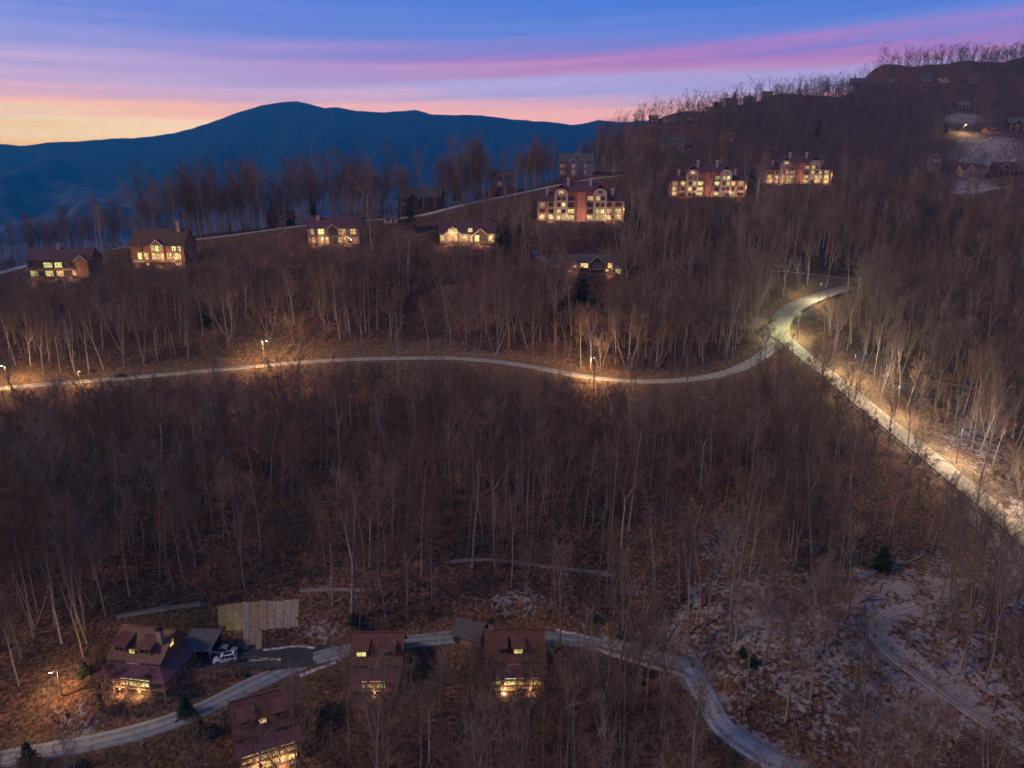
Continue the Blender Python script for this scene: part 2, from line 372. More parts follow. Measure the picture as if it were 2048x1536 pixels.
# ------------------------------------------------------------------ building plots (levelled pads), fixed before the ground mesh is made
SITES = {}
def site(key, u, v, rad=None, dz=0):
    p = gp(u, v); SITES[key] = p
    if rad: PADS.append((p[0], p[1]+rad*.45, rad, p[2]+dz))
    return p
site('cabinA', 276, 1364, 9); site('cabinB', 754, 1366, 8); site('cabinC', 1030, 1360, 8); site('cabinD', 540, 1506, 8)
site('carport', 404, 1306, 5); site('shed', 932, 1292, 4)
site('H1', 122, 556, 10); site('H2', 318, 530, 11); site('H3', 668, 488, 11); site('H4', 935, 489, 12)
site('condo1', 1160, 441, 20); site('condo2', 1415, 394, 20); site('condo3', 1596, 368, 20)
site('lower', 1180, 543, 10)
site('dark1', 840, 417, 9); site('dark2', 560, 452, 6); site('dark3', 1008, 376, 8); site('gable1', 1152, 352, 8)

# ------------------------------------------------------------------ ground mesh: polar sheet round the camera
azs = np.concatenate([np.linspace(-180, -62, 30)[:-1], np.linspace(-62, 62, 560), np.linspace(62, 180, 30)[1:]])
rs = np.concatenate([[2.0, 20, 45, 65], np.geomspace(78, 520, 520), np.geomspace(522, 1500, 190)[0:]])
AZ, RR = np.meshgrid(np.radians(azs), rs)
gx = RR*np.sin(AZ); gy = RR*np.cos(AZ)
gzv = T(gx, gy).reshape(gx.shape)
nA, nR = len(azs), len(rs)
uu, vv, dd = proj(gx, gy, gzv); front = (dd > 20)
def blob(u0, v0, su, sv): return np.where(front, np.exp(-((uu-u0)/su)**2-((vv-v0)/sv)**2), 0)
snow = (blob(1850,1380,430,250)*.88+blob(2040,1050,110,120)*.6+blob(1950,830,140,130)*.8+blob(1850,1150,230,70)*.4+blob(1500,1150,150,150)*.3+blob(1250,1280,260,140)*.5
        +blob(170,1440,90,70)*.7+blob(640,1260,70,45)*.75+blob(1030,1200,80,50)*.5+blob(1985,300,110,46)*.95+blob(1925,236,50,14)*1.0+blob(1930,375,70,20)*1.1
        +blob(1980,320,120,30)*.25+blob(430,1215,160,10)*.2+blob(1430,1060,60,60)*.5+blob(1960,560,120,120)*.3+.12)
snow += blob(1800,1195,70,30)*.35+blob(1540,1250,90,60)*.3
grass = blob(330,1248,95,34)*.95+blob(440,1290,70,12)*.5+blob(210,1500,160,30)*.35+blob(1880,268,40,14)*.9
grass += blob(480,1345,50,16)*.4+blob(1750,300,30,5)*.8+blob(1560,600,60,40)*.25+blob(100,745,260,18)*.5+blob(620,700,200,16)*.45+blob(1890,400,40,14)*.6
dirt = blob(395,1327,42,16)*1.0+blob(300,1385,60,12)*.6+blob(1720,1180,60,40)*.45+blob(1735,1290,22,60)*.6+blob(1570,560,70,22)*.5+blob(1750,770,90,30)*.5+blob(1960,960,110,26)*.8+blob(1840,850,70,26)*.8+blob(1700,740,60,22)*.7
for nm, amt, wid in (('valley_road',.55,5), ('hill_road',.8,8), ('ridge_road',.3,4), ('cabin_road',.25,3)):
    d_, _ = nearest(gx.ravel(), gy.ravel(), RD[nm][1]); dirt += amt*.8*np.exp(-(np.maximum(d_.reshape(gx.shape)-RD[nm][0]/2, 0)/wid)**2)
d_, _ = nearest(gx.ravel(), gy.ravel(), CREEK); snow += .3*np.exp(-(d_.reshape(gx.shape)/2.0)**2)*vnoise(gx/3, gy/3, 77)
for nm in ('snowy_lane','forest_trail','lane_bank','lawn_path','dirt_track'):
    d_, _ = nearest(gx.ravel(), gy.ravel(), RD[nm][1]); snow += .5*np.exp(-(np.maximum(d_.reshape(gx.shape)-RD[nm][0]/2, 0)/1.6)**2)
me = bpy.data.meshes.new('ground')
V = np.stack([gx.ravel(), gy.ravel(), gzv.ravel()], 1)
ii = (np.arange(nR-1)[:, None]*nA+np.arange(nA-1)[None, :]).ravel()
F = np.stack([ii, ii+nA, ii+nA+1, ii+1], 1)
me.vertices.add(len(V)); me.vertices.foreach_set('co', V.ravel().astype(np.float32))
me.loops.add(F.size); me.loops.foreach_set('vertex_index', F.ravel().astype(np.int32))
me.polygons.add(len(F)); me.polygons.foreach_set('loop_start', np.arange(0, F.size, 4, dtype=np.int32))
me.update(calc_edges=True); me.polygons.foreach_set('use_smooth', np.ones(len(F), bool))
ca = me.color_attributes.new('cover', 'FLOAT_COLOR', 'POINT')
ca.data.foreach_set('color', np.clip(np.stack([snow.ravel(), grass.ravel(), dirt.ravel(), np.ones(snow.size)], 1), 0, 1).ravel().astype(np.float32))
gm = bpy.data.materials.new('leaf litter'); gm.use_nodes = True; nt = gm.node_tree; b = nt.nodes['Principled BSDF']; b.inputs['Roughness'].default_value = .95
b.inputs['Specular IOR Level'].default_value = .05
geo = N(nt, 'ShaderNodeNewGeometry'); at = N(nt, 'ShaderNodeAttribute', attribute_name='cover'); sc_ = N(nt, 'ShaderNodeSeparateColor'); L(nt, at.outputs['Color'], sc_.inputs[0])
def noi(s, d=6, r=.6): n = N(nt, 'ShaderNodeTexNoise', Scale=s, Detail=float(d), Roughness=r); L(nt, geo.outputs['Position'], n.inputs['Vector']); return n.outputs[0]
nf, nm_, nb, ns = noi(1.3, 5, .7), noi(.22, 5), noi(.03, 4), noi(.95, 10, .78)
litter = ramp(nt, nf, [(.36, (.045,.023,.017)), (.5, (.15,.074,.05)), (.63, (.31,.165,.115))])
litter2 = ramp(nt, nf, [(.36, (.032,.02,.016)), (.5, (.085,.052,.04)), (.64, (.20,.13,.10))])
mA = N(nt, 'ShaderNodeMix', data_type='RGBA'); L(nt, ramp(nt, M_(nt, 'ADD', M_(nt, 'MULTIPLY', nm_, .8), M_(nt, 'MULTIPLY', nb, .4)), [(.52, (0,0,0)), (.66, (1,1,1))]), mA.inputs[0]); L(nt, litter, mA.inputs[6]); L(nt, litter2, mA.inputs[7])
gr = ramp(nt, nf, [(.35, (.05,.04,.018)), (.65, (.17,.125,.06))])
mB = N(nt, 'ShaderNodeMix', data_type='RGBA'); L(nt, M_(nt, 'MULTIPLY', sc_.outputs[1], M_(nt, 'MULTIPLY_ADD', nm_, 1.2, .35)), mB.inputs[0]); L(nt, mA.outputs[2], mB.inputs[6]); L(nt, gr, mB.inputs[7])
di = ramp(nt, nf, [(.35, (.17,.11,.065)), (.65, (.38,.27,.175))])
mC = N(nt, 'ShaderNodeMix', data_type='RGBA'); L(nt, M_(nt, 'MULTIPLY', sc_.outputs[2], M_(nt, 'MULTIPLY_ADD', nm_, 1.2, .3)), mC.inputs[0]); L(nt, mB.outputs[2], mC.inputs[6]); L(nt, di, mC.inputs[7])
sn = M_(nt, 'ADD', M_(nt, 'MULTIPLY', ns, 1.6), M_(nt, 'MULTIPLY', nm_, .7))
thr = M_(nt, 'SUBTRACT', 1.58, M_(nt, 'MULTIPLY', sc_.outputs[0], .52))
mr = N(nt, 'ShaderNodeMapRange'); L(nt, M_(nt, 'SUBTRACT', sn, thr), mr.inputs[0]); mr.inputs[1].default_value = .0; mr.inputs[2].default_value = .09
mD = N(nt, 'ShaderNodeMix', data_type='RGBA'); L(nt, M_(nt, 'MULTIPLY', mr.outputs[0], .8), mD.inputs[0]); L(nt, mC.outputs[2], mD.inputs[6]); mD.inputs[7].default_value = (.40,.37,.41,1)
L(nt, mD.outputs[2], b.inputs['Base Color'])
bp = N(nt, 'ShaderNodeBump'); bp.inputs['Strength'].default_value = .7; bp.inputs['Distance'].default_value = .5; L(nt, nf, bp.inputs['Height']); L(nt, bp.outputs[0], b.inputs['Normal'])
me.materials.append(gm)
ground = bpy.data.objects.new('ground', me); COL.objects.link(ground); ground['kind'] = 'structure'

# ------------------------------------------------------------------ far mountains
prof = [(-700,330),(-500,322),(-300,305),(-150,292),(0,287),(50,290),(100,283),(170,281),(240,275),(300,273),(360,262),(400,250),(430,240),(480,222),(520,210),(560,203),(590,200),(620,207),(650,215),(672,212),(700,219),(760,223),(800,221),(830,218),(860,226),(900,229),(960,228),(1010,236),(1060,240),(1100,243),(1150,249),(1195,239),(1240,243),(1300,240),(1400,246),(1600,260),(2000,280),(2500,290)]
PA = []
for u, v in prof:
    q = P(u, v, 1)-np.array([0,0,CAMZ]); PA.append((math.degrees(math.atan2(q[0], q[1])), q[2]/math.hypot(q[0], q[1])))
PA = np.array(PA)
a_ = np.linspace(-62, 50, 620); s_ = np.linspace(0, 1, 130)
AZm, Sm = np.meshgrid(a_, s_)
tanel = np.interp(AZm, PA[:, 0], PA[:, 1])
D1, D0 = 6200.0, 1350.0
Dm = D0 + (D1*1.25-D0)*Sm
top = tanel*D1 + CAMZ
base = CAMZ-300.0
f = np.clip((Dm-2300)/(D1-2300), 0, 1); f = f**1.5
back = np.clip((Dm-D1)/(D1*.25), 0, 1)
X_ = Dm*np.sin(np.radians(AZm)); Y_ = Dm*np.cos(np.radians(AZm))
sp_ = np.abs(fbm(X_/900, Y_/1700, 5, 5)-.47)*2
sp2 = np.abs(fbm(X_/300, Y_/420, 4, 55)-.47)*2
env = np.sin(np.pi*np.clip(f, 0, 1))
Zm = base + (top-base)*f*(1-back*.6) - (sp_*420+sp2*150)*env + 150*np.exp(-((Dm-3300)/500)**2)*(fbm(X_/700, Y_/900, 4, 8))
Zm += (fbm(X_/60, Y_/60, 3, 31)-.45)*14*np.clip(f*2, 0, 1)
# keep every slope below the traced skyline
Zm = np.minimum(Zm, CAMZ+(tanel*Dm)*1.0 + np.where(Dm < D1-50, -6, 7*(vnoise(AZm*14, Dm*0, 4)-.5)))
m = bpy.data.meshes.new('mountain_range'); k = len(a_)
ii = (np.arange(len(s_)-1)[:, None]*k+np.arange(k-1)[None, :]).ravel()
m.from_pydata(np.stack([X_.ravel(), Y_.ravel(), Zm.ravel()], 1).tolist(), [], np.stack([ii, ii+1, ii+k+1, ii+k], 1).tolist())
m.polygons.foreach_set('use_smooth', [True]*len(m.polygons))
mm = bpy.data.materials.new('wooded mountain'); mm.use_nodes = True; nt = mm.node_tree; b = nt.nodes['Principled BSDF']; b.inputs['Roughness'].default_value = 1
geo = N(nt, 'ShaderNodeNewGeometry'); sz_ = N(nt, 'ShaderNodeSeparateXYZ'); L(nt, geo.outputs['Position'], sz_.inputs[0])
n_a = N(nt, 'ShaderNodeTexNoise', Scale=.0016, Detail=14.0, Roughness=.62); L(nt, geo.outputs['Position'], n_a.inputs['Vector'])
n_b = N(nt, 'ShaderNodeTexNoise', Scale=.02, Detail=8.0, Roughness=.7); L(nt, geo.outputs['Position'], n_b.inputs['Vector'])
# valley haze painted into the colour: paler low slopes, darker heights
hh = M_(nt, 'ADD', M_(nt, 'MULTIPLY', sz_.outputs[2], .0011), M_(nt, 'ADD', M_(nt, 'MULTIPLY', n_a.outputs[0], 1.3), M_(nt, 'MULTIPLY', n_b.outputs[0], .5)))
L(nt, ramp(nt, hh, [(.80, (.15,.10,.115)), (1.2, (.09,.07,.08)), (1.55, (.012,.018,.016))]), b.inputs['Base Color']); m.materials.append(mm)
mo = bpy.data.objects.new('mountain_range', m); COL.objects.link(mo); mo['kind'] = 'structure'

# ------------------------------------------------------------------ air: one box of thin haze
hz = MB().box(-7900, 7900, -700, 7900, -720, 960)
hm = bpy.data.materials.new('haze'); hm.use_nodes = True; nt = hm.node_tree; nt.nodes.clear()
pv = N(nt, 'ShaderNodeVolumePrincipled'); pv.inputs['Color'].default_value = (.02,.42,1.0,1); pv.inputs['Density'].default_value = HAZE_D; pv.inputs['Anisotropy'].default_value = 0.35
ou = N(nt, 'ShaderNodeOutputMaterial'); L(nt, pv.outputs[0], ou.inputs['Volume'])
HZ = hz.build('haze', hm); HZ['kind'] = 'stuff'

# ------------------------------------------------------------------ roads
def road_mat(name, base, snowy, snowcol=(.5,.5,.56), track=(.16,.15,.16), across=4, seed=0.0):
    m = bpy.data.materials.new(name); m.use_nodes = True; nt = m.node_tree; b = nt.nodes['Principled BSDF']; b.inputs['Roughness'].default_value = .8
    uv = N(nt, 'ShaderNodeUVMap'); s = N(nt, 'ShaderNodeSeparateXYZ'); L(nt, uv.outputs[0], s.inputs[0])
    geo = N(nt, 'ShaderNodeNewGeometry'); n = N(nt, 'ShaderNodeTexNoise', Scale=.9, Detail=6.0, Roughness=.65); L(nt, geo.outputs['Position'], n.inputs['Vector'])
    mp = N(nt, 'ShaderNodeMapping'); mp.inputs['Scale'].default_value = (9, .035, 1); mp.inputs['Location'].default_value = (seed, seed, 0); L(nt, uv.outputs[0], mp.inputs[0])
    n2 = N(nt, 'ShaderNodeTexNoise', Scale=1.0, Detail=4.0); n2.inputs['Distortion'].default_value = .4; L(nt, mp.outputs[0], n2.inputs['Vector'])
    # wheel tracks: dark where tyres cleared the snow
    a = M_(nt, 'ABSOLUTE', M_(nt, 'SUBTRACT', M_(nt, 'ABSOLUTE', M_(nt, 'SUBTRACT', M_(nt, 'ADD', s.outputs[0], M_(nt, 'MULTIPLY', M_(nt, 'SUBTRACT', n2.outputs[0], .5), .22)), .5)), .22))
    tr = N(nt, 'ShaderNodeMapRange'); L(nt, a, tr.inputs[0]); tr.inputs[1].default_value = .03; tr.inputs[2].default_value = .12
    k = M_(nt, 'ADD', M_(nt, 'MULTIPLY', tr.outputs[0], .22), M_(nt, 'ADD', M_(nt, 'MULTIPLY', n2.outputs[0], .6), M_(nt, 'MULTIPLY', n.outputs[0], .5)))
    mr = N(nt, 'ShaderNodeMapRange'); L(nt, k, mr.inputs[0]); mr.inputs[1].default_value = .90-snowy*.55; mr.inputs[2].default_value = 1.38-snowy*.55
    c1 = ramp(nt, n.outputs[0], [(.35, tuple(x*.75 for x in base)), (.65, tuple(x*1.2 for x in base))])
    mx = N(nt, 'ShaderNodeMix', data_type='RGBA'); L(nt, mr.outputs[0], mx.inputs[0]); L(nt, c1, mx.inputs[6]); mx.inputs[7].default_value = (*snowcol, 1)
    L(nt, mx.outputs[2], b.inputs['Base Color']); bp = N(nt, 'ShaderNodeBump'); bp.inputs['Strength'].default_value = .2; L(nt, n.outputs[0], bp.inputs['Height']); L(nt, bp.outputs[0], b.inputs['Normal'])
    return m
RM = {
 'valley_road': road_mat('valley road surface', (.30,.28,.27), .5, (.52,.49,.49), seed=1),
 'hill_road': road_mat('hill road surface', (.34,.28,.22), .35, (.41,.35,.29), seed=2),
 'ridge_road': road_mat('ridge road surface', (.34,.33,.36), .8, (.55,.55,.62), seed=3),
 'cabin_road': road_mat('cabin road surface', (.17,.18,.22), .62, (.36,.40,.50), seed=4),
 'snowy_lane': road_mat('snowy lane surface', (.25,.26,.32), .95, (.56,.60,.72), seed=5),
 'driveway': road_mat('driveway asphalt', (.05,.05,.058), .05, seed=6),
 'dirt_track': road_mat('dirt track surface', (.24,.17,.13), .75, (.50,.49,.55), seed=7),
 'side_path': road_mat('snowy path', (.4,.38,.42), .9, (.7,.68,.78), seed=8),
 'forest_trail': road_mat('trail surface', (.22,.18,.17), .5, (.30,.26,.27), seed=9),
 'lane_bank': road_mat('bank trail', (.22,.18,.17), .5, (.28,.24,.25), seed=10),
 'lawn_path': road_mat('lawn path', (.25,.2,.17), .4, (.3,.26,.24), seed=11),
 'upper_drive': road_mat('upper drive', (.3,.28,.3), .8, (.5,.48,.54), seed=12),
 'lower_house_drive': road_mat('house drive', (.25,.22,.26), .5, (.42,.38,.44), seed=13),
}
NICE = {'valley_road':'road','hill_road':'road','ridge_road':'road','cabin_road':'road','snowy_lane':'road','driveway':'driveway','dirt_track':'dirt_track','side_path':'path','forest_trail':'path','lane_bank':'path','lawn_path':'path','upper_drive':'driveway','lower_house_drive':'driveway'}
def ribbon(nm, p, wd, m, lift=.0, name=None):
    t = np.gradient(p[:, :2], axis=0); t /= np.linalg.norm(t, axis=1)[:, None]; nrm = np.stack([t[:, 1], -t[:, 0]], 1)
    mb = MB(); uvs = []; off = [-.5, -.25, 0, .25, .5]
    wob = .25*(vnoise(np.arange(len(p))*.37, np.zeros(len(p)), 5)-.5)
    for i in range(len(p)):
        for o in off:
            oo = o*wd*(1+wob[i]*.5)
            mb.v.append((p[i,0]+nrm[i,0]*oo, p[i,1]+nrm[i,1]*oo, p[i,2]+lift+.03*(1-abs(o)*2)+.004))
    for o in (-1, 1):                                    # edges turned down so that the road has thickness
        for i in range(len(p)):
            oo = (o*.5*wd*(1+wob[i]*.5)); mb.v.append((p[i,0]+nrm[i,0]*(oo+o*.25), p[i,1]+nrm[i,1]*(oo+o*.25), p[i,2]+lift-.45))
    n = len(p)
    for i in range(n-1):
        for j in range(4): mb.quadf(i*5+j, i*5+j+1, i*5+j+6, i*5+j+5)
        e = 5*n; mb.quadf(e+i, i*5, i*5+5, e+i+1); e = 6*n; mb.quadf(i*5+4, e+i, e+i+1, i*5+9)
    me = mb.mesh(name or nm, m, True); uvl = me.uv_layers.new(name='UVMap')
    U = np.zeros((len(mb.v), 2)); U[:5*n, 0] = np.tile([0,.25,.5,.75,1], n); U[:5*n, 1] = np.repeat(np.arange(n)*2.0, 5); U[5*n:6*n, 1] = np.arange(n)*2; U[6*n:, 0] = 1; U[6*n:, 1] = np.arange(n)*2
    li = np.zeros(len(me.loops), np.int32); me.loops.foreach_get('vertex_index', li); uvl.data.foreach_set('uv', U[li].ravel())
    o = bpy.data.objects.new(name or nm, me); COL.objects.link(o); o['kind'] = 'structure'; return o
vr_ = RD['valley_road'][1]; ju = proj(vr_[:, 0], vr_[:, 1], vr_[:, 2]); jk = np.where((ju[0] > 1538) & (ju[1] < 706))[0]
jn = vr_[jk]; ribbon('bend', jn, 10.5, RM['hill_road'], lift=.075, name='road')
for q, (nm, (wd, p)) in enumerate(RD.items()): ribbon(nm, p, wd, RM[nm], lift=(0 if nm == 'driveway' else .014+.012*(q % 6)), name=NICE[nm])
snm = mat('drifted roadside snow', (.62,.62,.68), (.22,.19,.18), 1.3, detail=8, lo=.42, hi=.55, coord='Object')
for pts_ in ([(527,1301),(560,1297),(600,1292),(630,1297)], [(498,1322),(530,1319),(562,1322)], [(600,1352),(640,1337),(672,1325)], [(1110,1259),(1160,1270),(1200,1283)]):
    q_ = smooth(resample(np.array([gp(u, v) for u, v in pts_]), 1.0), 2); q_[:, 2] = T(q_[:, 0], q_[:, 1])+.16; ribbon('snow_bank', q_, .7, snm)
# frozen creek water
cw = CREEK.copy(); cw[:, 2] = T(cw[:, 0], cw[:, 1])+.12; cw[:, 2] = smooth(cw, 5)[:, 2]
ribbon('creek', cw, .8, mat('creek water and ice', (.30,.34,.40), (.02,.025,.03), .55, rough=.15, spec=.7, coord='Object', lo=.48, hi=.6), name='creek')

# ------------------------------------------------------------------ buildings kit
WIN = {}
def win_mesh(w, h, nx, nz, fr):
    k = (round(w,2), round(h,2), nx, nz, fr)
    if k not in WIN:
        f = MB(); t = .10; z0, z1 = 0, h; a = w/2
        f.box(-a-t, -a, -.14, .0, z0-t, z1+t); f.box(a, a+t, -.14, .0, z0-t, z1+t)
        f.box(-a, a, -.14, .0, z0-t, z0); f.box(-a, a, -.14, .0, z1, z1+t)
        for i in range(1, nx): x = -a+w*i/nx; f.box(x-.045, x+.045, -.11, -.02, z0, z1)
        for j in range(1, nz): z = h*j/nz; f.box(-a, a, -.10, -.03, z-.04, z+.04)
        p = MB().box(-a, a, -.055, -.045, z0, z1)
        WIN[k] = (f.mesh('window', M[fr]), {})
        WIN[k][1]['mb'] = p
    return WIN[k]
def window(par, x, y, z, w, h, lit=None, side=0, nx=2, nz=2, fr='frame'):
    me, d = win_mesh(w, h, nx, nz, fr); g = lit or 'glass'
    if g not in d: d[g] = d['mb'].mesh('pane', M[g])
    o = linko('window', me, par, (x, y, z), side); linko('pane', d[g], o); return o
def lamp_light(name, par, loc, power, col=(1,.66,.36), size=.25):
    l = bpy.data.lights.new(name, 'POINT'); l.energy = power; l.color = col; l.shadow_soft_size = size
    o = bpy.data.objects.new(name, l); COL.objects.link(o); o.parent = par; o.location = loc; return o
def wall_lamp(par, x, y, z, power, col=(1,.66,.36)):  # lamp added on the wall to spread window glow over ground and trunks
    power *= 3.0 if par.get('category') == 'house' else 1.5
    o = MB().box(-.12,.12,-.22,0,-.2,.2).build('wall_lamp', M['added_lamp'], par, loc=(x, y-.02, z)); lamp_light('bulb', o, (0,-.75,0), power, col)
def garden_lamp(t, x, y, power):  # post lamp added before the facade to throw warm glow on the trees
    a_ = t.rotation_euler[2]; wx = t.location.x+(x*math.cos(a_)-y*math.sin(a_)); wy = t.location.y+(x*math.sin(a_)+y*math.cos(a_)); z = gz(wx, wy)-t.location.z
    o = MB().tube([(0,0,-.3),(0,0,1.1)], .07, 6).build('garden_lamp', M['iron'], t, loc=(x, y, z)); MB().tube([(0,0,1.1),(0,0,1.4)], .12, 8).build('lamp_glass', M['added_lamp'], o)
    lamp_light('bulb', o, (0,0,2.0), power, (1,.62,.32))
def pitched(mb, x0, x1, y0, y1, ze, zr, ym=None, oh=.6, th=.22):
    """gable roof, ridge along x; returns slope front"""
    ym = (y0+y1)/2 if ym is None else ym
    sf = (zr-ze)/(ym-y0); sb = (zr-ze)/(y1-ym)
    pf = [(y0-oh, ze-sf*oh), (ym, zr), (y1+oh, ze-sb*oh), (y1+oh, ze-sb*oh-th), (ym, zr-th*1.2), (y0-oh, ze-sf*oh-th)]
    mb.extr(pf, x0-oh, x1+oh, 'x')
def hipped(mb, x0, x1, y0, y1, ze, zr, oh=.6, inset=None, th=.25):
    ins = (y1-y0)/2 if inset is None else inset; ym = (y0+y1)/2
    a = [(x0-oh,y0-oh,ze),(x1+oh,y0-oh,ze),(x1+oh,y1+oh,ze),(x0-oh,y1+oh,ze)]; r = [(x0+ins,ym,zr),(x1-ins,ym,zr)]
    mb.poly([a[0],a[1],r[1],r[0]]); mb.poly([a[1],a[2],r[1]]); mb.poly([a[2],a[3],r[0],r[1]]); mb.poly([a[3],a[0],r[0]])
    mb.box(x0-oh, x1+oh, y0-oh, y1+oh, ze-th, ze-.002)
def railing(par, x0, x1, y0, y1, z, m='timber', step=1.2):
    r = MB(); n = max(1, int(math.hypot(x1-x0, y1-y0)/step))
    r.tube([(x0,y0,z+1.0),(x1,y1,z+1.0)], .05, 4); r.tube([(x0,y0,z+.25),(x1,y1,z+.25)], .035, 4)
    for i in range(n+1):
        t = i/n; x, y = x0+(x1-x0)*t, y0+(y1-y0)*t; r.tube([(x,y,z),(x,y,z+1.02)], .05, 4)
    for i in range(n*4):
        t = (i+.5)/(n*4); x, y = x0+(x1-x0)*t, y0+(y1-y0)*t; r.tube([(x,y,z+.25),(x,y,z+1.0)], .018, 3, cap=False)
    return r.build('railing', M[m], par)

def cabin(key, label, yaw, Wd=11.0, D=7.8, dormers=(-3.2, 2.2), dlit=(None, 'lit_green'), dh=1.25, wins=(), side_porch=0, chim=None, sx=1.0, group='maroon roofed cabins', zf=1.0, power=260, lampx=(0,), midwin=None, gable_side=1):
    p = SITES[key]; t = thing('cabin', label, 'cabin', p, R(yaw), group)
    h = Wd/2; ze = zf+3.9; zr = zf+7.7; ym = D*.64
    # walls: saltbox profile
    MB().extr([(0,-1.5),(D,-1.5),(D,ze+.6),(ym,zr-.25),(0,ze-.25)], -h, h, 'x').build('wall', M['logwall'], t)
    r = MB(); oh = .7; sf = (zr-ze)/ym; sb = (zr-ze-.6)/(D-ym)
    pf = [(-oh*.6, ze-sf*oh*.6), (ym, zr), (D+oh, ze+.6-sb*oh), (D+oh, ze+.4-sb*oh), (ym, zr-.3), (-oh*.6, ze-sf*oh*.6-.2)]
    r.extr(pf, -h-oh, h+oh, 'x')
    nrib = int((Wd+2*oh)/.6)
    for i in range(nrib+1):
        x = -h-oh+.05+i*(Wd+2*oh-.1)/nrib
        r.hexa([(x-.03,-oh*.6,ze-sf*oh*.6-.02),(x+.03,-oh*.6,ze-sf*oh*.6-.02),(x+.03,ym,zr-.02),(x-.03,ym,zr-.02),(x-.03,-oh*.6,ze-sf*oh*.6+.07),(x+.03,-oh*.6,ze-sf*oh*.6+.07),(x+.03,ym,zr+.07),(x-.03,ym,zr+.07)])
    roof = r.build('roof', M['maroon'], t)
    MB().box(-h-oh, h+oh, ym-.22, ym+.22, zr-.06, zr+.12).build('ridge_cap', M['maroon'], roof)
    for dx, dl in zip(dormers, dlit):
        yf = .9; zb = ze+sf*yf; zt = zb+1.55; s2 = min(.22, sf*.35); yb = min((zt-ze-s2*yf)/(sf-s2), ym-.3); zbk = ze+sf*yb; wd = dh
        d = MB().extr([(yf,zb-.1),(yf,zt),(yb,zbk-.02)], dx-wd, dx+wd, 'x').build('dormer', M['maroon'], t)
        MB().extr([(yf-.5,zt-.11+.02),(yb,zbk+.02),(yb,zbk+.18),(yf-.5,zt-.11+.18)], dx-wd-.25, dx+wd+.25, 'x').build('dormer_roof', M['maroon'], d)
        window(t, dx, yf-.01, zb+.22, wd*1.45, 1.05, dl, nx=2, nz=1)
    if midwin: window(t, midwin[0], .55+.35, ze+sf*.55+.05, 1.2, 1.1, midwin[1], nx=1, nz=1)
    # front porch roof, deck, posts
    py = -3.4; zp = ze-1.15; xe = h+.5
    if side_porch: xe = h+3.2
    pr = MB(); pr.poly([(-h-.5,py,zp-1.1),(xe,py,zp-1.1),(h if side_porch else xe,.0,zp+.35),(-h-.5,0,zp+.35)])
    pr.extr([(py,zp-1.3),(py,zp-1.1-.003),(0,zp+.34),(0,zp+.14)], -h-.5, h if side_porch else xe, 'x')
    pro = pr.build('porch_roof', M['purple'], t)
    rb = MB()
    for i in range(int(Wd/.6)): x = -h+i*.6; rb.hexa([(x-.025,py,zp-1.12),(x+.025,py,zp-1.12),(x+.025,0,zp+.33),(x-.025,0,zp+.33),(x-.025,py,zp-1.04),(x+.025,py,zp-1.04),(x+.025,0,zp+.41),(x-.025,0,zp+.41)])
    rb.build('roof_rib', M['purple'], pro)['kind'] = 'stuff'
    if side_porch:
        s = MB(); a, b = (h,.0), (h+3.2, py)
        s.poly([(b[0],b[1],zp-1.1),(b[0],D-1,zp-1.1),(h,D-1,zp+.35),(h,0,zp+.35)]); s.poly([(b[0],b[1],zp-1.28),(h,0,zp+.15),(h,D-1,zp+.15),(b[0],D-1,zp-1.28)])
        s.poly([(b[0],b[1],zp-1.28),(b[0],D-1,zp-1.28),(b[0],D-1,zp-1.1),(b[0],b[1],zp-1.1)]); s.build('side_porch_roof', M['purple'], t)
        dk = MB(); n = int((D+2)/.6)
        for i in range(n): y = py+i*(D-1-py)/n; dk.box(h+.01, h+3.1, y+.01, y+(D-1-py)/n-.02, zf-.14, zf)
        dk.build('side_deck', M['timber'], t)
        railing(t, h+3.05, h+3.05, py+.1, D-1.2, zf)
        for y in (py+.1, 0., 3.4, D-1.2): MB().box(h+2.9,h+3.1,y-.1,y+.1,-2.2,zp-1.2).build('post', M['timber'], t)
    npk = int(Wd/.5); dk = MB()
    for i in range(npk): x = -h+i*Wd/npk; dk.box(x, x+Wd/npk-.03, py+.05, -.01, zf-.14, zf)
    dk.build('deck', M['timber'], t)
    MB().box(-h, h, py+.12, py+.26, zf-.42, zf-.15).build('deck_beam', M['timber'], t)
    railing(t, -h, h, py+.1, py+.1, zf)
    n = 4
    for i in range(n+1): x = -h+.1+i*(Wd-.2)/n; MB().box(x-.11,x+.11,py+.0,py+.22,-2.6,zp-1.22).build('post', M['timber'], t)
    for (x, w_, h_, z, l) in wins: window(t, x, py+.28, zf+.42, w_, min(h_, 1.55), l, nx=max(1, round(w_/1.0)), nz=2)
    if key in ('cabinD','cabinC'):
        for (x, w_, h_, z, l) in wins[:3]: window(t, x, py+.28, zf-1.75, w_, 1.25, 'lit' if key == 'cabinD' or x < 0 else None, nx=max(1, round(w_/1.0)), nz=1)
    for (y, z, w_, h_, l) in ((D*.5, zf+4.6, 1.3, 1.7, 'lit'), (2.2, zf+.7, 1.2, 1.5, 'lit'), (5.6, zf+.7, 1.2, 1.5, None)):
        window(t, gable_side*(h+.02), y, z, w_, h_, l if gable_side > 0 else None, side=gable_side*R(90), nx=1)
    # lower storey openings in the shade of the deck
    MB().box(-.55,.55,-.08,-.01,-.5,1.4).build('basement_door', M['darkwall'], t, loc=(-h*.35,0,0))
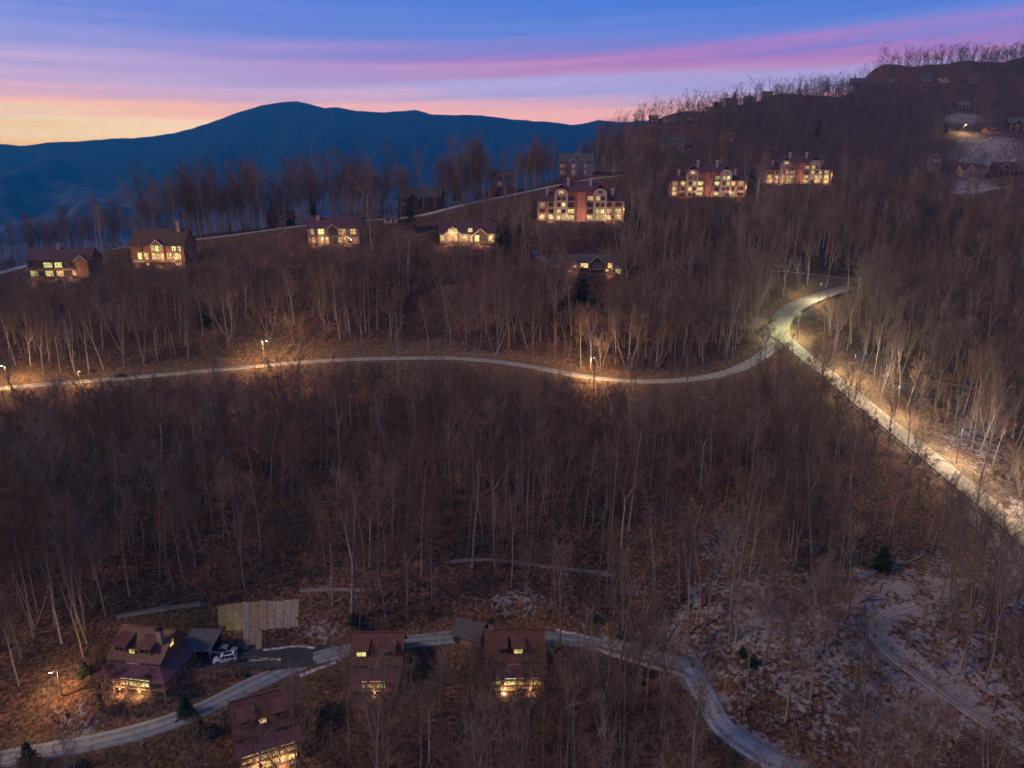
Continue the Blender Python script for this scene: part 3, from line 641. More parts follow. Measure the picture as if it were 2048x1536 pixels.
    if chim:
        cx, cy, ch = chim; cz = ze+sf*min(cy, ym)
        k = MB().box(cx-.55,cx+.55,cy-.45,cy+.45,cz-1.0,cz+ch).build('chimney', M['stone'], t)
        MB().box(cx-.7,cx+.7,cy-.6,cy+.6,cz+ch+.002,cz+ch+.18).box(cx-.3,cx+.3,cy-.25,cy+.25,cz+ch+.18,cz+ch+.55).build('chimney_cap', M['iron'], k)
    # thin snow lying in the valley between roof and porch
    MB().box(-h*.3, h*.25, -.34, -.02, zp+.28, zp+.42).build('snow_line', M['snow'], t)
    for lx in lampx: wall_lamp(t, lx, py-.0, zf-.45, power)
    lamp_light('bulb', t, (0, -1.6, zf+1.2), power*.5)  # light without a fixture, added under the porch roof to brighten the deck
    MB().box(-.45,.45,-.07,-.01,0,2.05).build('door', M['darkwall'], t, loc=(h*.55,0,zf))
    return t

cabin('cabinA', 'maroon roofed cabin with stone chimney and wraparound porch, beside the gravel parking', -9, 10.8, 8.4, (-3.7, 1.9), (None, None), 1.45,
      wins=((-.2,1.7,1.5,.8,'lit'),(2.0,2.2,1.7,.6,'lit_green'),(4.3,2.0,1.7,.6,'lit_green'),(-3.4,1.6,1.5,.8,None)), side_porch=1, chim=(4.1, 3.0, 3.0), midwin=(-.9,'lit_green'), zf=1.5, power=190, lampx=(-1.2, 3.2), gable_side=1)
cabin('cabinB', 'narrow maroon roofed cabin left of the small grey shed, left dormer window lit', 1, 9.6, 7.6, (-3.0, 2.4), ('lit_green', None), 1.3,
      wins=((-1.0,2.6,1.7,.5,'lit'),(1.4,1.6,1.7,.5,'lit_green'),(3.4,1.3,1.5,.6,None)), power=120, lampx=(.2,), gable_side=-1)
cabin('cabinC', 'maroon roofed cabin right of the small grey shed, with a square lit dormer window', 1, 11.4, 7.8, (-2.9, .7), (None, 'lit_green'), 1.2,
      wins=((-4.0,2.2,1.9,.5,'lit'),(-1.0,2.4,1.9,.5,'lit_green'),(1.5,1.9,1.9,.5,'lit'),(4.1,1.8,1.5,.6,'lit')), power=260, lampx=(-2.4, 3.0), chim=(-5.0,5.2,1.6), gable_side=1)
cabin('cabinD', 'maroon roofed cabin turned toward the right below the curving snowy road, tall porch glazing lit', 25, 10.4, 7.8, (-3.2, 2.6), (None, None), 1.3,
      wins=((-3.4,2.7,1.9,.45,'lit'),(-.2,2.7,1.9,.45,'lit_green'),(3.0,2.7,1.9,.45,'lit')), power=260, lampx=(-2.0, 1.6), midwin=(-.6,'lit'), zf=1.6, gable_side=1)

def house(key, name, label, cat, yaw, Wd, D, h, rise, wall='logwall', roof='brownroof', hip=False, gables=(), rows=(), deck=None, chims=(), group=None, fr='frame', lamps=(), below=7, pos=None, cols=True, wings=()):
    p = SITES[key] if pos is None else pos; t = thing(name, label, cat, p, R(yaw), group); a = Wd/2
    MB().box(-a, a, 0, D, -below, h).build('wall', M[wall], t)
    r = MB()
    (hipped if hip else pitched)(r, -a, a, 0, D, h+.03, h+rise)
    if not hip: r.mi = 0
    rf = r.build('roof', M[roof], t)
    if not hip:
        MB().extr([(0.02,h),(D-.02,h),(D/2,h+rise-.35)], -a+.02, a-.02, 'x').build('gable_wall', M[wall], t)
    for g in gables:
        gx_, gw, prj, gh = g[:4]; gm_ = g[4] if len(g) > 4 else wall; gl = g[5] if len(g) > 5 else None
        MB().extr([(gx_-gw,-below),(gx_+gw,-below),(gx_+gw,gh),(gx_,gh+gw*.85-.2),(gx_-gw,gh)], -prj, D*.45, 'y').build('gable_bay', M[gm_], t)
        o = .5; s_l = .85; q = MB()
        q.extr([(gx_-gw-o,gh-o*s_l),(gx_,gh+gw*s_l),(gx_+gw+o,gh-o*s_l),(gx_+gw+o,gh-o*s_l-.24),(gx_,gh+gw*s_l-.26),(gx_-gw-o,gh-o*s_l-.24)], -prj-.6, D*.5, 'y'); q.build('gable_roof', M[roof], t)
        tr = MB(); tr.extr([(gx_-gw-o,gh-o*s_l-.02),(gx_,gh+gw*s_l-.02),(gx_+gw+o,gh-o*s_l-.02),(gx_+gw+o,gh-o*s_l-.3),(gx_,gh+gw*s_l-.34),(gx_-gw-o,gh-o*s_l-.3)], -prj-.72, -prj-.605, 'y'); tr.build('bargeboard', M['trim'], t)
        if gl: window(t, gx_, -prj-.01, gh+.1, gw*.9, gw*.42, gl, nx=3, nz=1, fr=fr)
    for (z, hh, lst) in rows:
        for wq in lst:
            x, ww, l = wq[:3]; y = -wq[3] if len(wq) > 3 else 0
            window(t, x, y-.02, z, ww, hh, l, nx=max(1, round(ww/.9)), nz=2, fr=fr)
    for (z, x0, x1, dp, leg) in ([deck] if isinstance(deck, tuple) else (deck or [])):
        n = int((x1-x0)/.5); dk = MB()
        for i in range(n): xx = x0+i*(x1-x0)/n; dk.box(xx, xx+(x1-x0)/n-.03, -dp, -.3, z-.18, z)
        dk.build('deck', M['timber'], t); railing(t, x0, x1, -dp+.08, -dp+.08, z)
        k = max(2, int((x1-x0)/4))
        if leg:
            for i in range(k+1): xx = x0+.15+i*(x1-x0-.3)/k; MB().box(xx-.15,xx+.15,-dp+.05,-dp+.35,-below,z+leg).build('post', M['timber'], t)
    for (cx, cy, cz, cm) in chims:
        k = MB().box(cx-.7,cx+.7,cy-.5,cy+.5,h-.5,cz).build('chimney', M[cm], t); MB().box(cx-.85,cx+.85,cy-.65,cy+.65,cz+.003,cz+.25).build('chimney_cap', M[cm], k)
    for lq in lamps: wall_lamp(t, lq[0], -lq[1], lq[2], lq[3], lq[4] if len(lq) > 4 else (1,.62,.34))
    if lamps:
        for x in (-Wd*.28, Wd*.28): garden_lamp(t, x, -6.0, 3*sum(q_[3] for q_ in lamps)/len(lamps))
    return t
G1 = 'lodges along the ridge road'
house('H1', 'house', 'leftmost dark timber house on the ridge, square lit windows in two rows', 'house', 4, 27, 11, 8.5, 4.5, 'darkwall', 'plumroof', rows=(
    (4.6,2.3,[(-11.3,1.8,None),(-4.6,3.6,'lit_green'),(-.2,3.0,'lit_green'),(6.0,3.8,None)]), (.9,2.3,[(-11.0,3.2,'lit_green'),(-4.5,3.2,'lit_green'),(.1,2.8,'lit'),(6.2,1.4,'lit'),(7.9,1.4,'lit')])),
    gables=((10.4,2.6,1.2,8.0,'logwall'),), deck=[(.0,-13,8.5,3,0), (3.9,-13,8,2.4,0)], chims=((-1.5,5,14.8,'stone'),), group=G1, lamps=((2.6,3.0,3.0,240),(7.3,3.0,2.6,200)))
house('H2', 'house', 'three storey brown lodge with tall stone chimney, its whole front glowing, on the ridge', 'house', -3, 25, 12, 9.3, 6.6, 'logwall', 'brownroof', gables=(
    (0.8,2.9,1.2,9.0,'logwall',None),), rows=(
    (6.2,2.6,[(-7,1.6,None),(-1.1,1.5,'lit',1.2),(.8,1.5,'lit_green',1.2),(2.7,1.5,'lit',1.2),(8.0,1.8,'lit_green'),(10.4,1.4,'lit')]),
    (2.4,3.0,[(-8.3,1.8,'lit_green'),(-5.2,1.8,'lit'),(-1.1,1.6,'lit',1.2),(.8,1.6,'lit_green',1.2),(2.7,1.6,'lit',1.2),(5.4,2.0,'lit_green'),(9.2,3.2,'lit_green')]),
    (-1.2,2.0,[(-5,1.2,'lit'),(9.0,2.6,'lit')])), deck=[(1.9,-10,6,3.4,0),(1.9,7.0,11.8,3.4,6)], chims=((8.6,5,19.2,'stone'),), group=G1, lamps=((-4.0,3.0,4.6,220),(4.2,3.0,4.6,240),(9.5,4.0,3.8,320),(11.5,2,1.2,200)))
house('H3', 'house', 'plum roofed house with two balcony floors, third lit house from the left', 'house', 0, 24, 11, 7.6, 4.6, 'tanwall', 'plumroof', rows=(
    (4.3,2.6,[(-9.6,1.5,'lit'),(-5.6,2.8,'lit_green'),(-.5,3.0,None),(4.0,3.2,'lit'),(9.3,2.4,'lit')]), (.5,2.6,[(-9.3,1.4,'lit'),(-5.8,1.6,'lit_green'),(-2.7,2.0,'lit_green'),(3.2,2.6,'lit'),(7.6,1.6,None)])),
    deck=[(3.6,-11,11,3,0),(-.1,-11,11,3,0)], chims=((-7.6,4,12.6,'stone'),), gables=((0.0,2.1,.5,7.4,'darkwall'),), group=G1, lamps=((-4.2,3.0,2.6,300),(6.0,3.0,2.6,190)))
t = house('H4', 'house', 'long lodge with steep glowing front gable, left of the large brick apartment block', 'house', -2, 26, 11, 5.6, 4.2, 'tanwall', 'plumroof', gables=(
    (-6.6,3.9,1.4,5.0,'tanwall',None),(6.3,3.3,1.2,4.6,'darkwall',None)), rows=((1.5,2.7,[(-11.6,2.2,'lit'),(-7.9,1.8,'lit',1.4),(-5.4,1.8,'lit',1.4),(-1.0,2.6,'lit_green'),(2.0,1.2,'lit'),(4.6,2.0,'lit_green',1.2),(10.6,2.4,'lit_green')]),
    (-1.4,1.7,[(-6.6,5.0,'lit',1.4),(-1.0,3.2,'lit'),(4.8,2.2,'lit',1.2)])), deck=[(.9,-12.6,2.6,3.0,0),(.9,3.4,12.4,3.0,0)], chims=(), group=G1, lamps=((-6.6,2.9,4.7,340),(-1.0,2.4,3.6,180),(4.8,2.6,3.6,190),(10.8,2.0,3.0,200)))
window(t, -6.6, -1.42, 5.3, 4.2, 1.9, 'lit', nx=3, nz=1)
window(t, 1.4, -.02, 5.7, 1.9, 1.7, 'lit_green', nx=2, nz=1)

def condo(key, label, yaw, s, litset, rnd, power, broken=()):
    """four to five storey apartment block: tall centre, two projecting gabled bays, lower wings"""
    p = SITES[key]; t = thing('apartment_building', label, 'apartment building', p, R(yaw), 'apartment blocks on the hillside'); t.scale = (s, s, s)
    FH = 3.1; rng = random.Random(rnd)
    MB().box(-9.5, 9.5, 0, 13, -8, 4.55*FH).build('wall', M['redwall'], t)
    MB().box(-21.5, -9.5, 1.2, 12, -8, 3.1*FH).build('wing_wall', M['tanwall'], t)
    MB().box(9.5, 21.5, 1.2, 12, -8, 3.1*FH).build('wing_wall', M['tanwall'], t)
    r = MB(); hipped(r, -12.5, 12.5, -.6, 13.6, 4.6*FH, 4.6*FH+5.0, inset=5.0); r.build('roof', M['plumroof'], t)
    for a, b in ((-22.3, -9.0), (9.0, 22.3)):
        r = MB(); hipped(r, a, b, .6, 12.6, 3.12*FH, 3.12*FH+4.2, inset=5.2); r.build('wing_roof', M['plumroof'], t)
    for bx in (-9.7, 9.7):
        MB().box(bx-3.2, bx+3.2, -1.6, 2.0, -8, 4.2*FH).build('bay', M['tanwall'], t)
        # arched gable of the bay: a light band following the arch
        n = 14; arc = [(bx+3.3*math.cos(math.pi*i/n), 4.2*FH+2.6*math.sin(math.pi*i/n)) for i in range(n+1)]
        MB().extr(arc, -1.6, 2.0, 'y').build('bay_gable', M['tanwall'], t)
        arc2 = arc+[(bx+2.5*math.cos(math.pi*i/n), 4.2*FH+1.9*math.sin(math.pi*i/n)) for i in range(n, -1, -1)]
        q = MB()
        for i in range(n):
            q.hexa([(*[arc[i][0]],-1.78,arc[i][1]),(arc[i+1][0],-1.78,arc[i+1][1]),(arc[i+1][0],-1.61,arc[i+1][1]),(arc[i][0],-1.61,arc[i][1]),
                    (arc2[2*n+1-i][0],-1.78,arc2[2*n+1-i][1]),(arc2[2*n-i][0],-1.78,arc2[2*n-i][1]),(arc2[2*n-i][0],-1.61,arc2[2*n-i][1]),(arc2[2*n+1-i][0],-1.61,arc2[2*n+1-i][1])])
        q.box(bx-3.3,bx-2.6,-1.78,-1.61,0,4.2*FH).box(bx+2.6,bx+3.3,-1.78,-1.61,0,4.2*FH).build('arch_band', M['palestone'], t)
        g = MB(); g.extr([(bx-4.0,4.2*FH+1.2),(bx,4.2*FH+4.6),(bx+4.0,4.2*FH+1.2),(bx+4.0,4.2*FH+.9),(bx,4.2*FH+4.3),(bx-4.0,4.2*FH+.9)], -1.2, 5, 'y'); g.build('bay_roof', M['plumroof'], t)
    MB().box(-1.9, 2.6, -.9, .5, -8, 4.5*FH).build('stair_tower', M['redwall'], t)
    for lvl in range(4 if rnd != 2 else 4):
        z = .55+lvl*FH
        for x, y, w_ in ((-10.9,1.6,1.7),(-8.4,1.6,1.7),(-4.6,0,3.0),(4.9,0,2.6),(8.6,1.6,1.7),(11.0,1.6,1.7)):
            l = None
            q = rng.random()
            if q < litset[lvl]: l = rng.choice(['lit_green','lit_green','lit'])
            window(t, x, -y-.02, z, w_, 1.9, l, nx=2 if w_ < 2 else 3, nz=1 if w_ < 2 else 2, fr='frame')
            if x in (-4.6, 4.9):
                MB().box(x-1.9,x+1.9,-1.5,-.02,z-.55,z-.38).build('balcony', M['palestone'], t); railing(t, x-1.9, x+1.9, -1.45, -1.45, z-.38, 'iron', 1.0)
    window(t, -9.7, -1.63, 4.15*FH+.2, 2.2, 1.4, 'lit' if litset[3] > .3 else None, nx=2, nz=1, fr='trim'); window(t, 9.7, -1.63, 4.15*FH+.2, 2.2, 1.4, None, nx=2, nz=1, fr='trim')
    for lvl in range(3):
        z = .55+lvl*FH
        for x, w_ in ((-19.2,2.6),(-14.6,2.2),(14.6,2.2),(19.0,3.0)):
            l = rng.choice(['lit_green','lit']) if rng.random() < litset[lvl]+.1 else None
            window(t, x, 1.18, z, w_, 2.0, l, nx=3, nz=1, fr='frame')
        for x0, x1 in ((-21.6,-16.2),(16.2,21.8)):
            MB().box(x0,x1,-1.0,1.19,z-.55,z-.36).build('balcony', M['tanwall'], t); railing(t, x0, x1, -.92, -.92, z-.36, 'timber', 1.1)
    for x in (-21.4,-16.4,16.4,21.5):
        for sgn in (0,): MB().box(x-.2,x+.2,-1.2,-.95,-8,3*FH).build('post', M['timber'], t)
    for x, y, zt in ((-6.2,3.2,4.6*FH+6.2),(5.0,3.2,4.6*FH+6.2),(-16.8,4.5,3.1*FH+5.6),(16.2,4.5,3.1*FH+5.8)):
        k = MB().box(x-.65,x+.65,y-.5,y+.5,zt-5,zt).build('chimney', M['palestone'], t); MB().box(x-.85,x+.85,y-.7,y+.7,zt+.003,zt+.3).build('chimney_cap', M['trim'], k)
    for x, y, z in ((-19,2.6,2.2),(-6.5,2.6,2.0),(3.2,2.4,1.8),(12.5,2.6,2.0),(18.8,3.4,2.4),(21.8,3.0,5.2)):
        wall_lamp(t, x, -y if x not in (-19,18.8,21.8) else -1.3, z+.4, power*.5, (1,.66,.36))
    for x in (-15, 0, 15): garden_lamp(t, x, -7.5, power*3.2)
    return t
condo('condo1', 'large terracotta apartment block with two arched bays, nearest and leftmost of the three lit blocks', -3, 1.0, (.95,.5,.25,.45), 1, 420)
condo('condo2', 'middle terracotta apartment block with glowing wing balconies', -2, 1.0, (.8,.6,.75,.35), 2, 480)
condo('condo3', 'farthest terracotta apartment block, its windows lit on every floor, uphill to the right', -2, .98, (.9,.9,.6,.6), 3, 420)

house('lower', 'house', 'low grey roofed house with a pale railed balcony, below the nearest apartment block', 'house', 0, 32, 10, 4.4, 3.2, 'darkwall', 'greyroof', gables=((3.0,3.2,1.0,4.4,'darkwall'),), rows=(
    (1.7,2.2,[(-2.6,3.2,'lit'),(3.0,3.6,None,1.0),(9.0,1.8,'lit'),(13,2.2,None)]), (-1.8,2.8,[(13.0,2.4,'lit_green'),(7.6,1.4,'lit')])), deck=[(1.2,-.6,6.8,3.0,2.2)], group=None, fr='trim', lamps=((-7,1.0,2.4,100),(9.8,1.0,1.2,80)))
house('dark1', 'house', 'large unlit brown house among trees on the crest, above the ridge road bend', 'house', -4, 24, 12, 6.6, 5.2, 'darkwall', 'greyroof', gables=((-3.5,3.6,1.2,5.8,'darkwall'),), rows=((1.2,2.2,[(-9,2.4,None),(-3.5,3.0,None,1.2),(3,2.4,None),(8.5,2.0,None)]),(4.2,1.6,[(3,1.8,None),(8.5,1.8,None)])))
house('dark2', 'house', 'small unlit brown house behind trees, left of the plum roofed house', 'house', 8, 13, 8, 4.2, 4.0, 'darkwall', 'brownroof', gables=((2,2.2,.8,3.8,'darkwall'),), rows=((1.0,1.8,[(-3.5,1.8,None),(2,1.8,None,.8)]),))
house('dark3', 'house', 'unlit grey house with pale double gable, left of the white trimmed hilltop house', 'house', 0, 15, 10, 6.0, 4.2, 'greywall', 'greyroof', gables=((-2.6,3.0,1.0,5.6,'greywall'),(2.2,3.4,.2,6.2,'greywall')), fr='trim', rows=((1.4,2.0,[(-5,1.6,None),(-2.6,2.2,None,1.0),(4.6,2.0,None)]),))
house('gable1', 'house', 'unlit grey house with bright white trimmed front gable, directly above the large apartment block', 'house', 0, 21, 12, 9.0, 4.6, 'greywall', 'greyroof', gables=((.5,4.6,.3,9.2,'greywall'),(-1.8,3.2,1.4,7.6,'greywall')), fr='trim',
    rows=((4.6,2.6,[(-8.4,3.0,None),(-1.8,2.0,None,1.4),(5.0,2.2,None)]),(.8,2.6,[(-8.4,3.0,None),(-1.8,2.0,None,1.4),(5.0,2.2,None)])), deck=[(4.0,-10.4,-5.2,2.2,5.0)])
q = P(1152, 352, 1)
# houses up the hillside and along the skyline, far away
def far(u, v, Wpx, hgt, label, yaw=0, roof='greyroof', wall='greywall', gab=True, rise=None, cat='house', trimc=True, rows=1, deep=9, lit=None):
    p = gp(u, v); d = proj(*p)[2]; Wd = Wpx*d/FPX*(.85 if v < 250 else 1); hgt = hgt*(.72 if v < 250 else 1); rs_ = rise or Wd*.22
    p[2] = min(p[2], gz(p[0], p[1])+.2); gl = ((-Wd*.15, Wd*.2, .8, hgt-.6, wall),) if gab else ()
    rw = [(1.0+k*3.2, 1.9, [(-Wd*.36, Wd*.13, lit), (-Wd*.15, Wd*.14, None, .8 if gab else 0), (Wd*.12, Wd*.13, lit), (Wd*.34, Wd*.13, None)]) for k in range(rows)]
    return house('', 'house', label, cat, yaw, Wd, deep, hgt, rs_, wall, roof, gables=gl, rows=rw, fr='trim', pos=p, group='houses up the hillside', below=(2.5 if v < 250 else 6), deck=[(.4+3.2*(rows-1), -Wd*.45, Wd*.45, 2.2, 0)])
far(1350,302,44,6.5,'unlit house with two pale edged gables, above the middle apartment block',0,rows=2)
far(1456,284,24,5,'tiny unlit gabled house in the trees, between the two upper apartment blocks',0)
far(1309,247,18,8,'leftmost dark boxy house on the skyline, standing against the sky',0,roof='greyroof',wall='darkwall',rows=2,gab=False)
far(1342,246,26,5,'low pale fronted house on the skyline, second from its lower left end',4,gab=False)
far(1384,243,30,5,'long low dark roofed house below the skyline trees, lower left of the hill',6,gab=False,wall='darkwall')
far(1422,231,18,9,'tall narrow three storey house on the hill spur, pale gabled front',0,rows=2)
far(1440,203,18,7,'dark house with broad overhanging roof on the skyline beside a lone pine',0,wall='darkwall',rows=2)
far(1464,210,24,7,'wide dark house with shaded balcony just below the skyline',0,rows=2,gab=False)
far(1501,197,18,7,'pale walled house tucked under the skyline, right of the wide dark house',0,rows=2,gab=False)
far(1537,189,22,5,'long low pale house under the bare skyline slope',0,gab=False)
far(1729,166,58,4.5,'long low grey house strip high on the hill under the crest trees',0,gab=False,rise=3)
far(1789,165,16,6,'small grey cottage high on the hill, between the long low house and the hipped house',0)
far(1855,164,20,6,'pale grey hip roofed house high on the hill',0,gab=False,rise=6)
far(1891,167,20,7,'whitish fronted house high on the hill, brightest of the upper row',0,wall='tanwall')
far(1946,169,26,5,'broad low roofed house at the right end of the upper row',0,gab=False,rise=6,wall='darkwall')
far(1927,219,34,8,'dark house with two long pale balcony lines above the snowy clearing',0,wall='darkwall',rows=2)
far(2040,262,46,8,'dark blue gabled house at the right edge above the snow slope',-6,wall='darkwall',roof='greyroof',rows=2)
far(1986,270,24,5,'small orange brown gabled outbuilding left of the dark blue house',0,wall='logwall',roof='brownroof')
far(1869,345,20,12,'tall narrow grey house on the slope right of the farthest apartment block',-12,rows=3,wall='greywall')
far(1945,356,46,7,'unlit house with steep gable and snow in front, below the snow slope',0,wall='tanwall',roof='brownroof',rows=2)
far(2012,352,40,7,'dark fronted house with lighter window frames, right of the steep gabled house',0,wall='darkwall',roof='brownroof',rows=2)
# small white outbuilding by the ridge road
p = gp(781, 446); t = thing('shed', 'small pale walled shed with grey roof beside the ridge road', 'shed', p, 0)
MB().box(-3.2,3.2,0,5,-2,2.6).build('wall', M['trim'], t); r = MB(); pitched(r,-3.2,3.2,0,5,2.63,4.4); r.build('roof', M['greyroof'], t); MB().extr([(0.02,2.6),(4.98,2.6),(2.5,4.1)],-3.15,3.15,'x').build('gable_wall', M['trim'], t); window(t,-1.2,-.02,.8,1.2,1.1); MB().box(-.5,.5,-.06,-.01,0,2.0).build('door', M['darkwall'], t, loc=(1.4,0,0))
# carport
p = SITES['carport']; t = thing('carport', 'open dark carport with grey metal roof between the left cabin and the parked trucks', 'carport', p, R(-2))
MB().extr([(-2.9,2.5),(-2.9,2.68),(3.2,3.75),(3.2,3.57)],-3.4,3.4,'x').build('roof', mat('grey metal roof', (.16,.15,.17), (.11,.105,.12), .6, rough=.5), t)
for x in (-3.1,0,3.1):
    for y in (-2.6,2.9): MB().box(x-.1,x+.1,y-.1,y+.1,-.5,2.55 if y<0 else 3.5).build('post', M['timber'], t)
MB().box(-3.2,3.2,2.95,3.05,0,2.8).build('back_wall', M['darkwall'], t)
MB().box(-2.2,-.8,1.4,2.6,0,1.1).build('firewood_stack', M['log'], t)
# small shed by cabin C
p = SITES['shed']; t = thing('shed', 'small grey gable roofed shed between the two middle cabins', 'shed', p, R(-22))
MB().box(-3,3,0,5.4,-1.5,2.5).build('wall', M['darkwall'], t); r = MB(); pitched(r,-3,3,0,5.4,2.53,4.6,oh=.5); r.build('roof', M['greyroof'], t); MB().extr([(0.02,2.5),(5.38,2.5),(2.7,4.3)],-2.95,2.95,'x').build('gable_wall', M['darkwall'], t)
MB().box(-1.3,1.3,-.07,-.01,0,2.2).build('garage_door', M['timber'], t); window(t, 3.02, 2.7, 1.0, 1.0, .9, None, side=R(90), nx=1)

# ------------------------------------------------------------------ bridge over the ravine
A = RD['cabin_road'][1][-1].copy(); B = RD['snowy_lane'][1][0].copy(); A[2] += .05; B[2] += .05
bl = float(np.linalg.norm((B-A)[:2])); yaw = math.atan2(B[1]-A[1], B[0]-A[0])
t = thing('bridge', 'narrow concrete bridge dusted with snow, crossing the ravine to the snowy lane', 'bridge', A, yaw)
t.rotation_euler = (0, -math.atan2(B[2]-A[2], bl), yaw)
npan = 7
for i in range(npan):
    x0 = -.6+i*(bl+1.2)/npan; x1 = -.6+(i+1)*(bl+1.2)/npan-.06
    MB().box(x0,x1,-2.5,2.5,-.28,.02+.008*(i%2)).build('deck_panel', mat('snow dusted concrete %d' % i, (.46,.45,.50), (.20,.185,.17), .8+.1*i, lo=.42, hi=.58), t)
for y in (-2.75, 2.52): MB().box(-.8,bl+.8,y,y+.23,-.5,.28).build('kerb', M['snow'] if y < 0 else M['concrete'], t)
for y in (-2.4, 2.05): MB().box(-.5,bl+.5,y,y+.35,-1.5,-.285).build('girder', M['darkwall'], t)
for x in (bl*.05, bl*.5, bl*.95): MB().box(x-.4,x+.4,-2.3,2.3,-9,-1.505).build('pier', M['concrete'], t)
for y in (-2.65, 2.65):
    r = MB()
    for i in range(13): x = i*bl/12; r.box(x-.06,x+.06,y-.06,y+.06,.28,1.05)
    r.box(-.2,bl+.2,y-.04,y+.04,.92,1.02); r.build('railing', M['iron'], t)

# ------------------------------------------------------------------ guard rail along the outer side of the hill road
p = RD['hill_road'][1]; tt = np.gradient(p[:, :2], axis=0); tt /= np.linalg.norm(tt, axis=1)[:, None]
side = 1 if (np.cross(tt[10], np.array([-1, -1]))) < 0 else -1
E = p.copy(); E[:, 0] += side*tt[:, 1]*3.9; E[:, 1] -= side*tt[:, 0]*3.9
t = thing('guard_rail', 'long dark timber guard rail on the lower side of the straight hill road', 'guard rail', (0,0,0))
pm = MB().box(-.11,.11,-.11,.11,-.8,.85).mesh('post', M['darkwall'])
last = None
for k in range(4, len(E)-1, 2):
    q = E[k]; linko('post', pm, t, q)
    if last is not None:
        a, b = Vector(last), Vector(q); r = MB()
        for z0, z1 in ((.45,.8),): r.hexa([(a.x,a.y,a.z+z0),(b.x,b.y,b.z+z0),(b.x+.01,b.y+.09,b.z+z0),(a.x+.01,a.y+.09,a.z+z0),(a.x,a.y,a.z+z1),(b.x,b.y,b.z+z1),(b.x+.01,b.y+.09,b.z+z1),(a.x+.01,a.y+.09,a.z+z1)])
        r.build('rail', M['darkwall'], t)
    last = q
# split rail fence on the parking bank
t = thing('split_rail_fence', 'low split rail fence curving along the bank below the parked white car', 'fence', (0,0,0))
fp = resample(np.array([gp(u, v) for u, v in [(376,1350),(405,1346),(432,1340),(455,1331),(480,1323),(505,1320),(535,1323),(562,1330)]]), 2.6)
for k, q in enumerate(fp):
    z = gz(q[0], q[1]); MB().box(-.09,.09,-.09,.09,-.4,1.15).build('post', M['timber'], t, loc=(q[0],q[1],z)); fp[k][2] = z
    if k:
        a, b = fp[k-1], q
        for h_ in (.45,.9): MB().tube([(a[0],a[1],fp[k-1][2]+h_),(b[0],b[1],z+h_)], .065, 5).build('rail', M['timber'], t)
# yellow timber stair up the bank
a = gp(1224,1284); b = gp(1218,1247); t = thing('outdoor_stair', 'yellow timber stair climbing the bank beside the bridge', 'stair', a, 0)
d = b-a; n = 11
for s_x in (-.75,.75): MB().hexa([(s_x-.06,0,-.2),(s_x+.06,0,-.2),(d[0]+s_x+.06,d[1],d[2]-.2),(d[0]+s_x-.06,d[1],d[2]-.2),(s_x-.06,0,.15),(s_x+.06,0,.15),(d[0]+s_x+.06,d[1],d[2]+.15),(d[0]+s_x-.06,d[1],d[2]+.15)]).build('stringer', M['yellow_timber'], t)
for i in range(n):
    f_ = (i+.5)/n; MB().box(-.7,.7,-.17,.17,-.03,.03).build('tread', M['yellow_timber'], t, loc=(d[0]*f_, d[1]*f_, d[2]*f_+.2))
for s_x in (-.78,.78):
    r = MB(); r.tube([(s_x,0,1.1),(d[0]+s_x,d[1],d[2]+1.1)], .06, 4)
    for i in range(5): f_ = i/4; r.tube([(d[0]*f_+s_x,d[1]*f_,d[2]*f_-.5),(d[0]*f_+s_x,d[1]*f_,d[2]*f_+1.1)], .05, 4)
    r.build('handrail', M['yellow_timber'], t)

# ------------------------------------------------------------------ straw matting laid in strips in a T
t = thing('straw_matting', 'T shaped patch of pale straw matting strips on the bare slope above the driveway', 'matting', (0,0,0))
def strip(c4, k):
    c4 = [gp(u, v) for u, v in c4]; mb = MB(); nx, ny = 3, 12
    for j in range(ny+1):
        for i in range(nx+1):
            a = c4[0]*(1-i/nx)+c4[1]*(i/nx); b = c4[3]*(1-i/nx)+c4[2]*(i/nx); q = a*(1-j/ny)+b*(j/ny)
            mb.v.append((q[0], q[1], 0))
    xy = np.array(mb.v); z = T(xy[:, 0], xy[:, 1])+.10+.05*(k % 2)
    mb.v = [(x, y, zz) for (x, y, _), zz in zip(mb.v, z)]; m_ = len(mb.v); mb.v += [(x, y, zz-.25) for (x, y, zz) in mb.v]
    for j in range(ny):
        for i in range(nx): q = j*(nx+1)+i; mb.quadf(q, q+1, q+nx+2, q+nx+1)
    for j in range(ny): q = j*(nx+1); mb.quadf(q+m_, q, q+nx+1, q+nx+1+m_); q += nx; mb.quadf(q, q+m_, q+nx+1+m_, q+nx+1)
    for i in range(nx): mb.quadf(i+m_, i+1+m_, i+1, i); q = ny*(nx+1)+i; mb.quadf(q, q+1, q+1+m_, q+m_)
    mb.build('mat_strip', M['straw'], t, smooth=False)
cols_ = [(437,452,1212,1252),(452,468,1209,1261),(468,484,1207,1262),(484,501,1205,1262),(501,518,1204,1262),(518,535,1202,1261),(535,551,1202,1258),(551,567,1203,1257),(567,582,1201,1256),(582,597,1200,1254)]
for k, (a, b, v0, v1) in enumerate(cols_): strip([(a+.4,v1),(b-.4,v1),(b-.4+2*(b-517)/80,v0),(a+.4+2*(a-517)/80,v0)], k)
for k, (a, b) in enumerate([(486,498),(498,511),(511,524)]): strip([(a+.4,1300),(b-.4,1298),(b-.4,1263),(a+.4,1263)], k+1)

